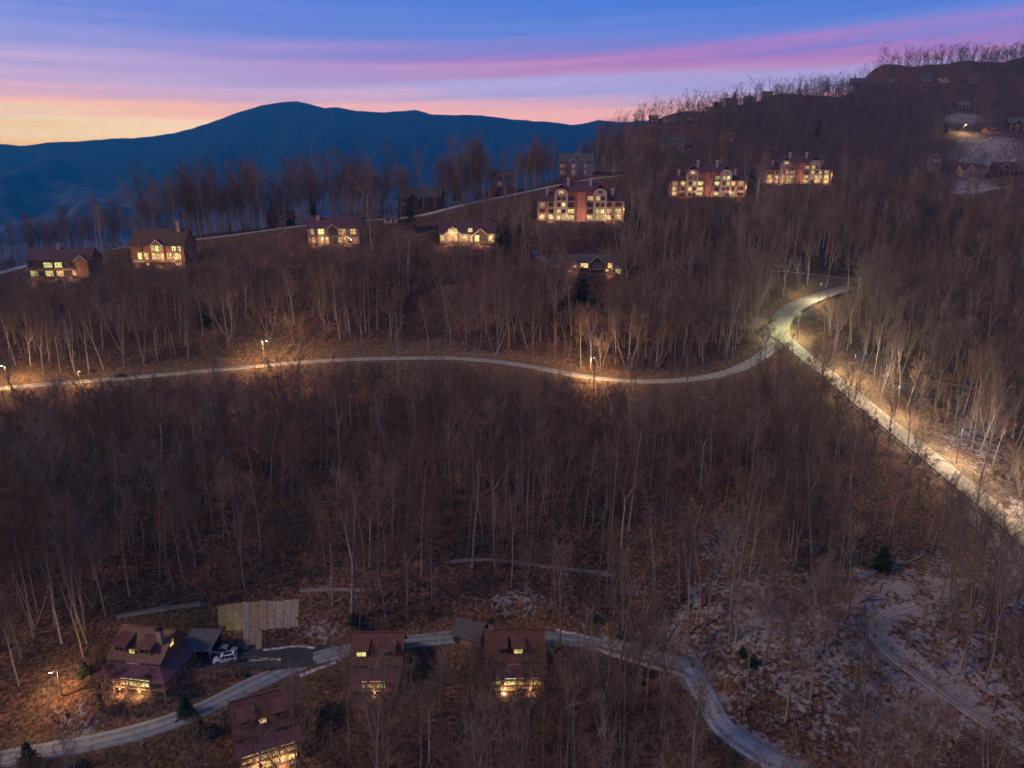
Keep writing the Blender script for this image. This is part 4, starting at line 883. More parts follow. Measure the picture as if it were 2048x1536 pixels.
# ------------------------------------------------------------------ vehicles
def vehicle(kind, label, cat, u, v, yaw, paint, pos=None, group=None):
    p = gp(u, v) if pos is None else pos; t = thing('parked_car' if kind != 'pickup' else 'pickup_truck', label, cat, (p[0], p[1], gz(p[0], p[1])+.04), R(yaw), group)
    Lh = 2.35 if kind == 'suv' else (2.8 if kind == 'pickup' else 2.2); w_ = .95
    # body sides with rounded corners, front at +x
    if kind == 'suv': body = [(-Lh,.45),(-Lh-.02,.9),(-Lh+.1,1.05),(Lh-1.15,1.05),(Lh-.25,.95),(Lh,.75),(Lh,.42),(Lh-.15,.3),(-Lh+.15,.3)]; roof = [(-Lh+.15,1.04),(-Lh+.45,1.66),(-Lh+.8,1.74),(.55,1.72),(1.25,1.04)]
    elif kind == 'pickup': body = [(-Lh,.5),(-Lh,1.05),(-.75,1.08),(1.4,1.1),(Lh-.2,1.02),(Lh,.85),(Lh,.5),(Lh-.15,.38),(-Lh+.1,.38)]; roof = [(-.72,1.07),(-.6,1.78),(-.3,1.85),(.75,1.82),(1.45,1.09)]
    else: body = [(-Lh,.42),(-Lh,.88),(-Lh+.25,.98),(Lh-1.3,.92),(Lh-.3,.8),(Lh,.6),(Lh,.38),(Lh-.15,.28),(-Lh+.15,.28)]; roof = [(-Lh+.5,.97),(-Lh+1.2,1.4),(.25,1.42),(1.1,.92)]
    def shell(prof, wb, wt, zc):
        b = MB(); n = len(prof); b.v = [(x, s*(wb if z < zc else wt), z) for s in (-1, 1) for x, z in prof]
        b.quadf(*range(n)); b.quadf(*range(2*n-1, n-1, -1))
        for i in range(n): b.quadf(i, i+n, (i+1) % n+n, (i+1) % n)
        return b
    bo = shell(body, w_, w_-.06, .8).build('body', M[paint], t)
    mod = bo.modifiers.new('b', 'BEVEL'); mod.width = .07; mod.segments = 2; mod.limit_method = 'ANGLE'
    zt = max(z for x, z in roof)
    cb = shell(roof, w_-.08, w_-.26, zt-.2); co = cb.build('cabin_roof', M[paint], t); mod = co.modifiers.new('b', 'BEVEL'); mod.width = .06; mod.segments = 2
    xa, xb, xc, xd = roof[0][0], roof[1][0], roof[-2][0], roof[-1][0]; z0 = roof[0][1]+.05; z1 = zt-.12
    for s in (-1, 1):
        yb, yt = s*(w_-.07), s*(w_-.235); k = 3 if kind == 'suv' else 2
        for i in range(k):
            f0, f1 = i/k+.02, (i+1)/k-.02
            lo = lambda f: xa+.18+(xd-.22-xa-.18)*f; hi = lambda f: xb+.12+(xc-.1-xb-.12)*f
            MB().hexa([(lo(f0),yb,z0),(lo(f1),yb,z0),(lo(f1),yb+s*.015,z0),(lo(f0),yb+s*.015,z0),(hi(f0),yt,z1),(hi(f1),yt,z1),(hi(f1),yt+s*.015,z1),(hi(f0),yt+s*.015,z1)]).build('side_window', M['glass'], t)
    def shield(x0, z0_, x1, z1_, name, o):
        MB().hexa([(x0+o,-w_+.16,z0_),(x0+o,w_-.16,z0_),(x0+o*1.6,w_-.16,z0_),(x0+o*1.6,-w_+.16,z0_),(x1+o,-w_+.32,z1_),(x1+o,w_-.32,z1_),(x1+o*1.6,w_-.32,z1_),(x1+o*1.6,-w_+.32,z1_)]).build(name, M['glass'], t)
    shield(xd, z0, xc, z1, 'windscreen', .03); shield(xa, z0, xb, z1, 'rear_window', -.03)
    if kind == 'suv': MB().box(xb+.5, xc-.25, -.5, .5, zt+.0, zt+.02).build('sunroof', M['glass'], t)
    if kind == 'pickup': MB().box(-Lh+.08, -.85, -w_+.15, w_-.15, .9, 1.10).build('load_bed', M['black_paint'], t)
    rw_ = .38 if kind != 'car' else .33
    ty = MB().tube([(0,-.12,0),(0,.12,0)], rw_, 18).mesh('tyre', M['rubber']); rm = MB().tube([(0,-.13,0),(0,.13,0)], rw_*.6, 12).mesh('rim', M['chrome'])
    for x in (-Lh*.62, Lh*.63):
        for s in (-1, 1):
            wo_ = linko('wheel', ty, t, (x, s*(w_-.1), rw_)); linko('rim', rm, wo_, (0,s*.01,0))
    for s in (-1, 1):
        MB().box(Lh-.06,Lh+.012,-.2,.2,-.09,.09).build('headlight', M['trim'], t, loc=(0,s*.62,.72)); MB().box(-Lh-.02,-Lh+.05,-.12,.12,-.14,.14).build('tail_light', M['maroon'], t, loc=(0,s*.75,.8))
        MB().box(-.1,.1,-.1,.1,-.07,.07).build('mirror', M[paint], t, loc=(xd-.35,s*(w_+.08),1.12))
    return t
vehicle('suv', 'white car with glass roof parked in front of the carport', 'car', 451, 1322, 197, 'white_paint')
vehicle('pickup', 'silver crew cab pickup truck parked half under the carport roof', 'pickup truck', 448, 1307, -3, 'silver_paint')
vehicle('pickup', 'black pickup truck behind the silver one, beside the carport', 'pickup truck', 462, 1297, -2, 'black_paint')
vehicle('car', 'dark car in the shade under the carport', 'car', 388, 1309, 4, 'black_paint')
q = RD['valley_road'][1]; uu_, vv_, _ = proj(q[:, 0], q[:, 1], q[:, 2]); k = int(np.argmin(abs(uu_-242)))
vehicle('car', 'dark car on the valley road near the left edge', 'car', 0, 0, 4, 'black_paint', pos=q[k]+np.array([0,1.1,0]))
vehicle('car', 'snow dusted dark car beside the small grey shed', 'car', 951, 1288, -38, 'black_paint')
vehicle('suv', 'black car at the bottom left corner beside a low maroon roof', 'car', 150, 1545, 60, 'black_paint')
house('', 'cabin', 'maroon roof edge of a cabin cut by the bottom left of the frame', 'cabin', -4, 13, 8, 3.0, 3.2, 'logwall', 'maroon', pos=gp(232, 1645), below=3)
# small things near the cabins
def bucket(u, v, label, m_, cat): p = gp(u, v); o = MB().tube([(0,0,0),(0,0,.75),(0,0,.8)], [.28,.36,.4], 12).build('barrel', m_); o.location = (p[0], p[1], gz(p[0], p[1])); tag(o, label, cat)
bucket(729, 1396, 'small blue barrel in the dark in front of the narrow cabin', mat('blue plastic', (.03,.06,.4), None, 1), 'barrel')
bucket(491, 1349, 'small dark green bin on the bank below the parked white car', mat('green plastic', (.02,.07,.06), None, 1), 'bin')

# ------------------------------------------------------------------ street lamps
def street_lamp(u, vb, vl, label, power, arm=1.6, col=(1,.60,.26), name='street_lamp', h=None, base=None, shade=False):
    p = gp(u, vb) if base is None else base; d = proj(*p)[2]; h = h or (vb-vl)*d/FPX/math.cos(PITCH)
    t = thing(name, label, 'street lamp', p, 0, 'street lamps')
    MB().tube([(0,0,-.5),(0,0,h*.6),(0,0,h)], [.13,.1,.07], 8).build('pole', M['iron' if shade else 'timber'], t)
    MB().tube([(0,0,h-.35),(arm*.5,-.2,h-.02),(arm,-.3,h)], .045, 6).build('arm', M['iron'], t)
    hd = MB().extr([(-.2,-.12),(.2,-.12),(.17,.0),(.05,.1),(-.05,.1),(-.17,.0)], arm-.45, arm+.45, 'x').build('lamp_head', M['iron'], t, loc=(0,-.3,h))
    if shade: MB().box(-.4,.4,-.26,-.2,-.36,-.05).box(-.4,.4,.2,.26,-.36,-.05).box(-.46,-.4,-.26,.26,-.36,-.05).box(.4,.46,-.26,.26,-.36,-.05).build('shade', M['iron'], hd, loc=(arm,0,0))
    MB().box(-.32,.32,-.15,.15,-.24,-.13).build('lamp_glass', M['lamp'], hd, loc=(arm,0,0)); lamp_light('bulb', hd, (arm,0,-.55), power, col, .18)
    return t
street_lamp(530, 738, 682, 'tall street lamp on a leaning looking timber pole, left part of the valley road', 19000)
street_lamp(18, 778, 731, 'street lamp at the left edge of the photo over the valley road', 14000, arm=-.9)
street_lamp(124, 1392, 1339, 'lamp on a slim pole among the trees, left of the leftmost cabin', 3600, arm=-1.0, h=6)
street_lamp(1180, 768, 715, 'street lamp hidden in branches where the valley road dips, mid photo', 15000, arm=1.2)
street_lamp(160, 771, 738, 'low street lamp by the valley road, left of the dark car', 4000, arm=.8, h=5.5)
def along(nm, u, off):
    p = RD[nm][1]; uu_, vv_, _ = proj(p[:, 0], p[:, 1], p[:, 2]); k = int(np.argmin(abs(uu_-u))); k = min(max(k,1),len(p)-2)
    t_ = p[k+1]-p[k-1]; n_ = np.array([t_[1], -t_[0]]); n_ /= np.linalg.norm(n_); q = p[k][:2]+n_*off*(1 if n_[1] > 0 else -1); return np.array([q[0], q[1], gz(*q)])
street_lamp(0,0,0, 'street lamp on the inside of the bright road bend', 17000, shade=True, h=12, base=along('hill_road',1566,6.0), col=(.95,1,.55))
street_lamp(0,0,0, 'street lamp above the upper end of the bright road bend', 11000, shade=True, h=10, base=along('valley_road',1612,-6.0), col=(1,.92,.58))
street_lamp(0,0,0, 'street lamp on the uphill bank of the straight road, nearest the bend', 16000, shade=True, h=11, base=along('hill_road',1675,6.2), col=(1,.80,.52))
street_lamp(0,0,0, 'street lamp halfway along the straight hill road', 14000, shade=True, h=11, base=along('hill_road',1752,6.4), col=(1,.78,.50))
street_lamp(0,0,0, 'street lamp low on the straight hill road, above the widest gravel verge', 17000, shade=True, h=11, base=along('hill_road',1872,6.4), col=(1,.80,.54))
street_lamp(0,0,0, 'street lamp at the right edge of the straight hill road', 9000, shade=True, h=10, base=along('hill_road',2010,6.4), col=(1,.74,.48))
street_lamp(0,0,0, 'lamp lighting the snowy clearing high on the right hillside', 12000, h=9, base=gp(1925,270), col=(1,.86,.55))

# ------------------------------------------------------------------ trees
def tree_mesh(seed, H, style, lod=0):
    """bare broadleaf tree. returns trunk MB and crown MB. style: 'straight','forked','broad','multi','sapling'"""
    rg = random.Random(seed); tr, cr = MB(), MB()
    def bend(p, d, ln, n, wob, up):
        pts = [Vector(p)]; d = Vector(d).normalized()
        for i in range(n):
            d = (d+Vector((rg.gauss(0,wob), rg.gauss(0,wob), rg.gauss(0,wob*.5)+up))).normalized(); pts.append(pts[-1]+d*ln/n)
        return pts
    def at(pts, f):
        k = f*(len(pts)-1); i = min(int(k), len(pts)-2); return pts[i].lerp(pts[i+1], k-i), (pts[i+1]-pts[i]).normalized()
    def side(d, ang):
        a = rg.random()*2*math.pi; o = d.orthogonal().normalized(); o.rotate(Matrix.Rotation(a, 3, d)); return (d*math.cos(ang)+o*math.sin(ang)).normalized()
    def blade(p, d, ln, w_):
        d = d.normalized(); s = side(d, math.pi/2)*w_; e = p+d*ln; m_ = p+d*ln*.5+side(d, math.pi/2)*ln*.06
        n = len(cr.v); cr.v += [tuple(p-s), tuple(p+s), tuple(m_+s*.7), tuple(e), tuple(m_-s*.7)]; cr.quadf(n, n+1, n+2, n+4); cr.quadf(n+4, n+2, n+3)
    tw = .032 if lod == 0 else .055
    nL2, nL3, nTw = (6, 4, 2) if lod == 0 else (4, 3, 2)
    stems = []
    ntr = {'straight':1,'forked':1,'broad':1,'multi':3,'sapling':1,'bush':4}[style]
    for s in range(ntr):
        r0 = {'straight':.21,'forked':.24,'broad':.27,'multi':.16,'sapling':.06,'bush':.05}[style]*H/24*rg.uniform(.85,1.15)
        if style in ('sapling','bush'): r0 = .05
        d0 = Vector((rg.gauss(0,.03), rg.gauss(0,.03), 1)) if ntr == 1 else Vector((rg.gauss(0,.22), rg.gauss(0,.22), 1))
        b0 = Vector((0,0,-.8)) if ntr == 1 else Vector((rg.gauss(0,.3), rg.gauss(0,.3), -.8))
        frac = {'straight':.93,'forked':.48,'broad':.55,'multi':.75,'sapling':.9,'bush':.5}[style]
        pts = bend(b0, d0, H*frac, 7, .035, .02)
        rad = [r0*(1.35 if i == 0 else 1-.78*i/7) for i in range(8)] if frac > .7 else [r0*(1.35 if i == 0 else 1-.35*i/7) for i in range(8)]
        tr.tube(pts, rad, 7 if lod == 0 else 4, cap=False)
        limbs = []
        if frac > .7:
            nl = rg.randint(11, 14) if lod == 0 else 8
            f0 = .45 if style != 'sapling' else .25
            for i in range(nl):
                f = f0+(1-f0)*(i+rg.random())/nl; f = min(f, .99); p, d = at(pts, f)
                limbs.append((p, side(d, R(rg.uniform(20,42))), H*rg.uniform(.18,.33)*(1.15-.6*(f-f0)/(1-f0)), r0*(1-.78*f)*.7))
        else:
            nl = rg.randint(2, 3) if style != 'broad' else 5; p, d = at(pts, 1.0)
            for i in range(nl):
                dd_ = side(d, R(rg.uniform(5,15) if style != 'broad' else rg.uniform(16,36))); ln = H*(1-frac)*rg.uniform(.8,1.08)
                q = bend(p, dd_, ln, 5, .10, .07); tr.tube(q, [r0*(.62 if style != 'broad' else .42)*(1-.8*j/5) for j in range(6)], 5, cap=False)
                for _ in range(7 if lod == 0 else 3):
                    f = rg.uniform(.12,.98); pp, d2 = at(q, f); limbs.append((pp, side(d2, R(rg.uniform(22,50))), H*rg.uniform(.11,.2), r0*.26*(1.1-f)))
            for _ in range(3):
                f = rg.uniform(.55,.97); pp, d2 = at(pts, f); limbs.append((pp, side(d2, R(rg.uniform(45,75))), H*rg.uniform(.10,.18), r0*.22))
        for (p, d, ln, r) in limbs:
            q = bend(p, d, ln, 4, .09, .10); r = max(r, .04); cr.tube(q, [r, r*.75, r*.5, r*.35, .012], 4 if lod == 0 else 3, cap=False)
            for k in range(nL2):
                f = rg.uniform(.2,1); pp, d2 = at(q, f); l2 = ln*rg.uniform(.3,.55); q2 = bend(pp, side(d2, R(rg.uniform(25,50))), l2, 2, .12, .09)
                cr.tube(q2, [max(.028, r*.4), .022, .012] if lod == 0 else [.04,.03,.02], 3, cap=False)
                for k3 in range(nL3):
                    p3, d3 = at(q2, rg.uniform(.15,1)); l3 = l2*rg.uniform(.35,.65); d3 = side(d3, R(rg.uniform(22,50))); d3.z += .12; blade(p3, d3, l3, tw*.7)
                    for k4 in range(nTw): blade(p3+d3.normalized()*l3*rg.uniform(.25,.9), side(d3.normalized(), R(rg.uniform(25,50))), l3*rg.uniform(.4,.8), tw*.5)
    return tr, cr
VAR = []
specs = [('straight',27),('forked',26),('straight',30),('broad',22),('multi',24),('straight',23),('forked',29),('straight',25),('multi',27),('straight',28),('forked',27),('straight',21)]
for k, (st, H) in enumerate(specs):
    a, b = tree_mesh(100+k, H, st)
    bk = M['bark_pale'] if k in (3, 5, 9) else M['bark']
    VAR.append((st, H, a.mesh('trunk', bk, True), b.mesh('crown', M['twig']), a, b, bk))
def merged(a, b, ma, mb_, name):
    c_ = MB(); n = len(a.v); c_.v = a.v+b.v; c_.f = a.f+[tuple(i+n for i in f) for f in b.f]; c_.m = [0]*len(a.f)+[1]*len(b.f)
    return bpy.data.objects.new(name, c_.mesh(name, [ma, mb_]))
cn = bpy.data.collections.new('near wood'); cf = bpy.data.collections.new('far wood'); cu = bpy.data.collections.new('undergrowth')
for k, vv_ in enumerate(VAR): cn.objects.link(merged(vv_[4], vv_[5], vv_[6], M['twig'], 'tree_%02d' % k))
for k, (st, H) in enumerate([('broad',19),('forked',22),('straight',21),('broad',21)]):
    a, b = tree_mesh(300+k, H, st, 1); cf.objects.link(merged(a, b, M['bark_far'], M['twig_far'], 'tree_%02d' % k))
for k, (st, H) in enumerate([('sapling',8),('sapling',11),('bush',4.5),('bush',6)]):
    a, b = tree_mesh(400+k, H, st, 1); cu.objects.link(merged(a, b, M['bark'], M['twig'], 'tree_%02d' % k))
HN = [v_[1] for v_ in VAR]

def conifer_mesh(seed, H, Wr, nl=26, per=9):
    rg = random.Random(seed); tr, cr = MB(), MB(); tr.tube([(0,0,-.5),(0,0,H*.5),(0,0,H)], [.02*H, .012*H, .01], 6)
    for i in range(nl):
        f = (i+.5)/nl; z = H*(.08+.92*f); r = Wr*(1-f)**.8*rg.uniform(.75,1.1)+.08
        for j in range(per):
            a = rg.random()*2*math.pi; dr_ = rg.uniform(-.35,.05); n_seg = 4; rr = r*rg.uniform(.7,1.15)
            for s in range(n_seg*2):
                q = rg.uniform(.2,1)*rr; x, y = math.cos(a)*q, math.sin(a)*q; zz = z+dr_*q*.8+rg.uniform(-.08,.08)
                w_ = .10+.16*rr/n_seg; an = a+rg.uniform(-1.1,1.1); ln = rr*.30+.15
                ex, ey = math.cos(an)*ln, math.sin(an)*ln; ox, oy = -math.sin(an)*w_, math.cos(an)*w_
                cr.poly([(x-ox,y-oy,zz),(x+ox,y+oy,zz+rg.uniform(-.1,.1)),(x+ex,y+ey,zz-ln*.25)])
    return tr.mesh('trunk', M['bark'], True), cr.mesh('foliage', M['needle'])
CON = [conifer_mesh(1, 14, 3.2, 30, 15), conifer_mesh(2, 10, 2.9, 22, 14), conifer_mesh(3, 5, 2.6, 12, 12)]
CH = [14, 10, 5]
evergreens = []
def evergreen(u, vb, hpx, k, label, wide=1.0):
    p = gp(u, vb); d = proj(*p)[2]; s = hpx*d/FPX/CH[k]/.97; t = thing('evergreen_tree' if k < 2 else 'evergreen_shrub', label, 'evergreen', p, random.random()*6, 'evergreens among the bare trees'); t.scale = (s*wide, s*wide, s)
    linko('trunk', CON[k][0], t); linko('foliage', CON[k][1], t); evergreens.append((u, vb))
for e in [(822,462,66,0,'dark narrow evergreen by the ridge road, left of the road bend'),(914,404,48,0,'pointed dark evergreen on the crest, right of the large unlit brown house'),
          (1163,612,78,0,'tall dark pine directly below the low house with the railed balcony',1.3),(1120,640,44,1,'shorter dark pine left of and below the tall pine under the low house',1.3),
          (1764,1140,52,1,'dark green hemlock above the log pile in the clearing',1.6),(706,1248,26,2,'low dark evergreen shrub above the cabin road, left of the narrow cabin',1.3),
          (786,606,40,1,'dark rounded evergreen halfway up the slope above the valley road',1.3),(408,655,56,1,'dark evergreen on the left slope under the second ridge lodge',1.2),
          (712,612,44,1,'dark evergreen on the slope left of the rounded one above the valley road',1.3),(128,660,50,1,'olive dark evergreen on the far left slope above the valley road',1.2),
          (1008,505,70,1,'broad evergreen close to the right end of the lodge with the glowing gable',1.4),(1040,500,50,1,'smaller evergreen between the glowing gable lodge and the large apartment block'),
          (372,1432,50,1,'dark evergreen on the lower edge of the snowy cabin road, left of the tilted cabin',1.3),(398,1470,56,1,'second dark evergreen in front of the tilted cabin at its left',1.2),
          (60,1535,60,1,'dark cedar at the bottom left corner by the snowy road',1.3),(1484,1312,24,2,'small evergreen shrub right of the bridge end, the left one of a pair'),
          (1506,1330,26,2,'small evergreen shrub right of the bridge end, the right one of a pair'),(1942,1192,30,2,'dark evergreen shrub right of the snowy clearing with logs',1.2),
          (1634,274,34,0,'dark evergreen crown above the farthest apartment block',1.2),(1470,198,14,0,'tiny pointed evergreen on the skyline between hill houses'),(1396,214,14,0,'tiny pointed evergreen standing on the skyline spur'),
          (1891,266,20,0,'small dark cone shaped evergreen on the snowy clearing, left one'),(1915,262,18,0,'small reddish dark cone shaped evergreen on the snowy clearing, right one'),
          (626,432,42,0,'dark evergreen behind the roof of the plum roofed house'),(545,440,34,0,'dark evergreen on the crest behind the small brown house',1.2),
          (1186,1240,20,2,'small dark shrub above the cabin road left of the yellow stair'),(1010,640,40,1,'dark evergreen on the slope below the glowing gable lodge',1.2),
          (1310,640,46,1,'dark evergreen on the slope right of the tall pine',1.1),(1640,1012,26,2,'dark shrub below the straight hill road among trunks'),
          (170,1350,30,2,'dark shrub left of the leftmost cabin')]: evergreen(*e)

# --- where trees may stand and how tall, so roads and houses stay in view as in the photo
SHOW = [(232,1250,352,1362,146,.22),(372,1270,480,1335,150,.05),(432,1198,600,1305,156,.04),(694,1275,800,1372,146,.5),(892,1258,968,1300,150,.2),(966,1255,1095,1365,146,.5),(462,1385,605,1505,134,.5),
        (62,486,202,552,310,.15),(252,452,382,526,316,.12),(612,425,726,484,324,.12),(866,436,1004,486,324,.05),(1066,360,1256,441,350,.12),(1330,318,1500,388,408,.1),(1526,298,1668,366,468,.1),
        (1130,505,1240,545,318,.45),(1112,305,1186,352,445,.05),(785,360,895,412,370,.3),(985,335,1030,372,420,.3),(763,424,800,446,360,.05),
        (1860,250,1960,280,640,.15),(1325,278,1375,302,520,.3),(1700,150,1990,170,760,.5),(1905,195,1945,220,700,.2),(1290,225,1560,255,0,.9),(1925,330,2048,360,520,.25),(1900,365,1990,392,480,.2),(2010,245,2048,264,600,.3),(1735,1130,1800,1240,160,.1),(1132,535,1196,608,310,.05),(1735,1085,1795,1140,165,.1),(798,395,846,460,360,.1),(366,1385,402,1432,135,.1)]
line_pts = {}
for nm in ('valley_road','hill_road','cabin_road','snowy_lane','dirt_track','driveway','ridge_road'):
    p = RD[nm][1]; u_, v_, d_ = proj(p[:, 0], p[:, 1], p[:, 2]); line_pts[nm] = (u_, v_, d_)
pass_through = {'valley_road':.07,'hill_road':.22,'cabin_road':.12,'snowy_lane':.03,'dirt_track':.15,'driveway':.03,'ridge_road':.10}
allroads = [(RD[n][0], RD[n][1]) for n in RD]
def scatter(y0, y1, step, xmin, xmax, seed):
    rg = np.random.RandomState(seed); ys = np.arange(y0, y1, step); P_ = []
    for y in ys:
        xs = np.arange(xmin(y), xmax(y), step); 
        P_.append(np.stack([xs+rg.uniform(-.62,.62,len(xs))*step, np.full(len(xs), y)+rg.uniform(-.62,.62,len(xs))*step], 1))
    return np.concatenate(P_)
def clear_of(pts, margin):
    ok = np.ones(len(pts), bool)
    for wd, p in allroads: d, _ = nearest(pts[:, 0], pts[:, 1], p); ok &= d > wd/2+margin
    d, _ = nearest(pts[:, 0], pts[:, 1], CREEK); ok &= d > 2
    bx, by = RD['cabin_road'][1][-1][:2], RD['snowy_lane'][1][0][:2]
    q = np.array([[*bx,0],[*by,0]]); d, _ = nearest(pts[:, 0], pts[:, 1], q); ok &= d > 4
    return ok
lampxy = [(o.location.x, o.location.y) for o in SC.objects if o.type == 'EMPTY' and o.get('category') == 'street lamp']
hs = [(o.location.x, o.location.y) for o in SC.objects if o.type == 'EMPTY' and o.get('category') in ('house','cabin','shed','carport')]
hb = [(o.location.x, o.location.y) for o in SC.objects if o.type == 'EMPTY' and o.get('category') == 'apartment building']
def prune(pts, rad_h, seed, Hs, margin=2.0, wide=3.0):
    rg = np.random.RandomState(seed); ok = clear_of(pts, margin); z = T(pts[:, 0], pts[:, 1]); sc = rg.uniform(.58,1.16,len(pts)); hgt = Hs*sc
    for hx, hy in hs: ok &= np.hypot(pts[:, 0]-hx, (pts[:, 1]-hy-4.5)) > rad_h
    for hx, hy in hb: ok &= (abs(pts[:, 0]-hx) > 25) | (pts[:, 1] < hy-4) | (pts[:, 1] > hy+17)
    u, v, d = proj(pts[:, 0], pts[:, 1], z); ut, vt, _ = proj(pts[:, 0], pts[:, 1], z+hgt)
    for lx_, ly_ in lampxy: ok &= np.hypot(pts[:, 0]-lx_, pts[:, 1]-ly_) > 9
    # open ground
    for (cu_, cv_, ru, rv) in ((335,1250,95,34),(517,1232,92,44),(400,1325,60,22),(480,1345,60,14),(1760,1190,62,38),(1925,268,42,13),(1990,298,80,34),(1925,238,50,14),(1600,620,38,26),(620,1262,44,34),(1945,375,50,10),(505,1310,60,10)):
        ok &= ((u-cu_)/ru)**2+((v-cv_)/rv)**2 > 1
    keep = rg.rand(len(pts))
    factor = np.ones(len(pts)); hw = wide*FPX/d*.7
    for (a0, b0, a1, b1, hd, pas) in SHOW:
        hit = (u+hw > a0) & (u-hw < a1) & (v > b1-4) & (vt < b1) & (keep > pas)
        need = np.clip((v-b1)/np.maximum(v-vt, 1), 0, 1); factor = np.where(hit, np.minimum(factor, need), factor)
        ok &= ~((u > a0-4) & (u < a1+4) & (v <= b1+3) & (v > b0) & (d < hd+2) & (hd > 0))
    keep2 = rg.rand(len(pts))
    for nm, (lu, lv, ld) in line_pts.items():
        o = np.argsort(lu); inside = (u > lu.min()-5) & (u < lu.max()+5)
        if nm in ('snowy_lane','dirt_track','hill_road'):
            # steep lines: for every tree, lowest road point it would cover
            cov = np.abs(u[:, None]-lu[None, :]) < hw[:, None]*.7
            below = cov & (v[:, None] > lv[None, :]+4) & (vt[:, None] < lv[None, :]+4); rv = np.where(below, lv[None, :], -1).max(1); hit = (rv > 0) & (keep2 > pass_through[nm])
        else:
            rv = np.interp(u, lu[o], lv[o]); hit = inside & (v > rv+3) & (vt < rv+6) & (keep2 > pass_through[nm])
        need = np.clip((v-rv-8)/np.maximum(v-vt, 1), 0, 1)
        if nm == 'valley_road': ok &= ~(hit & (need < .7) & (rg.rand(len(pts)) < .85))
        factor = np.where(hit, np.minimum(factor, need), factor)
    sc = sc*factor; ok &= (factor > .30)
    return ok, z, sc, u, v, d
near = scatter(80, 470, 5.3, lambda y: -.78*y-25, lambda y: .78*y+25, 11)
rr_ = RD['ridge_road'][1]; rq = np.random.RandomState(31); kk = rq.randint(0, len(rr_), 330)
near = np.concatenate([near, rr_[kk][:, :2]+np.stack([rq.uniform(-2,2,330), 4+rq.uniform(0,1,330)**1.4*42], 1)])
vi = np.random.RandomState(5).randint(0, len(specs), len(near))
ok, z, sc, u, v, d = prune(near, 9.5, 21, np.array(HN)[vi])
dens = fbm(near[:, 0]/22, near[:, 1]/22, 3, 40); ok &= (dens > .37) | (np.random.RandomState(6).rand(len(near)) > .66)
zr_ = T0(near[:, 0], near[:, 1])
# thin the crest on the left so that the far mountains show between crowns
crest = (near[:, 1] > 330) & (u < 1000); ok &= ~(crest & (np.random.RandomState(8).rand(len(near)) < np.where((u > 285) & (u < 800), 0, 0)))
sc = np.where(crest & (u < 285), sc*.92, np.where(crest & (u < 1000), sc*1.18, sc))
NP = dict(x=near[ok, 0], y=near[ok, 1], z=z[ok], s=sc[ok], k=vi[ok], u=u[ok], v=v[ok], d=d[ok])
size = NP['s']*np.array(HN)[NP['k']]*FPX/NP['d']
vis = (NP['u'] > 5) & (NP['u'] < 2043) & (NP['v']-size*.6 < 1536) & (NP['v'] < 1640)
order = np.argsort(-(size*vis)); top300 = order[:300]
# landmarks used to say which tree is which
LM = [(288,1310,'the leftmost cabin'),(404,1296,'the grey carport'),(517,1232,'the straw matting'),(750,1330,'the narrow middle cabin'),(932,1280,'the small grey shed'),(1030,1320,'the lit dormer cabin'),
      (535,1450,'the tilted cabin'),(1290,1325,'the bridge'),(1222,1265,'the yellow stair'),(1425,1410,'the bend of the snowy lane'),(1550,1525,'the snowy lane end'),(1760,1170,'the pile of cut logs'),(1780,1310,'the dirt track'),
      (1960,1440,'the dirt track end'),(1765,1120,'the dark green hemlock'),(118,1365,'the slim pole lamp'),(250,1468,'the lower left road'),(1080,1130,'the faint wood trail'),(690,1178,'the thin snowy line'),
      (1700,790,'the upper hill road'),(1850,905,'the mid hill road'),(1990,1025,'the lower hill road'),(1400,1190,'the frozen creek'),(706,1240,'the low evergreen shrub'),(1940,1185,'the right evergreen shrub'),
      (530,735,'the tall street lamp'),(242,750,'the car on the valley road'),(1180,760,'the road dip lamp'),(1556,660,'the bright road bend'),(1163,590,'the tall dark pine'),(60,1510,'the bottom left cedar')]
FORM = {'straight':'straight trunked bare tree','forked':'bare tree forking into upright limbs','broad':'broad crowned bare tree','multi':'bare tree with several stems'}
ORD = ['','second ','third ','fourth ','fifth ','sixth ','seventh ','eighth ','ninth ','tenth ','eleventh ','twelfth ','thirteenth ','fourteenth ','fifteenth ','sixteenth ','seventeenth ','eighteenth ','nineteenth ','twentieth ']
cell = {}
for t_ in top300:
    tu, tv = NP['u'][t_], NP['v'][t_]; best = min(LM, key=lambda m_: (tu-m_[0])**2+((tv-m_[1])*1.2)**2); dx, dy = tu-best[0], (tv-best[1])
    side_ = ('left of','right of')[dx > 0] if abs(dx) > abs(dy) else ('beyond','in front of')[dy > 0]
    cell.setdefault((best[2], side_, VAR[NP['k'][t_]][0]), []).append((math.hypot(dx, dy), t_))
lab = {}
for (nm, sd, fm), lst in cell.items():
    for n_i, (_, t_) in enumerate(sorted(lst)):
        lab[t_] = ('%s%s, %s %s' % (ORD[min(n_i, 19)] or 'nearest ', FORM[fm], sd, nm)).strip()
rg = random.Random(99)
for t_ in top300:
    st, H, tm, cm = VAR[NP['k'][t_]][:4]; s = float(NP['s'][t_])
    o = thing('bare_tree', lab[t_], 'tree', (NP['x'][t_], NP['y'][t_], NP['z'][t_]), rg.random()*6.28, 'bare trees in the wood'); o.scale = (s*rg.uniform(.85,1.1),)*2+(s,)
    o.rotation_euler[0] = rg.gauss(0,.035); o.rotation_euler[1] = rg.gauss(0,.035)
    linko('trunk', tm, o); linko('crown', cm, o)
rest = np.ones(len(NP['x']), bool); rest[top300] = False

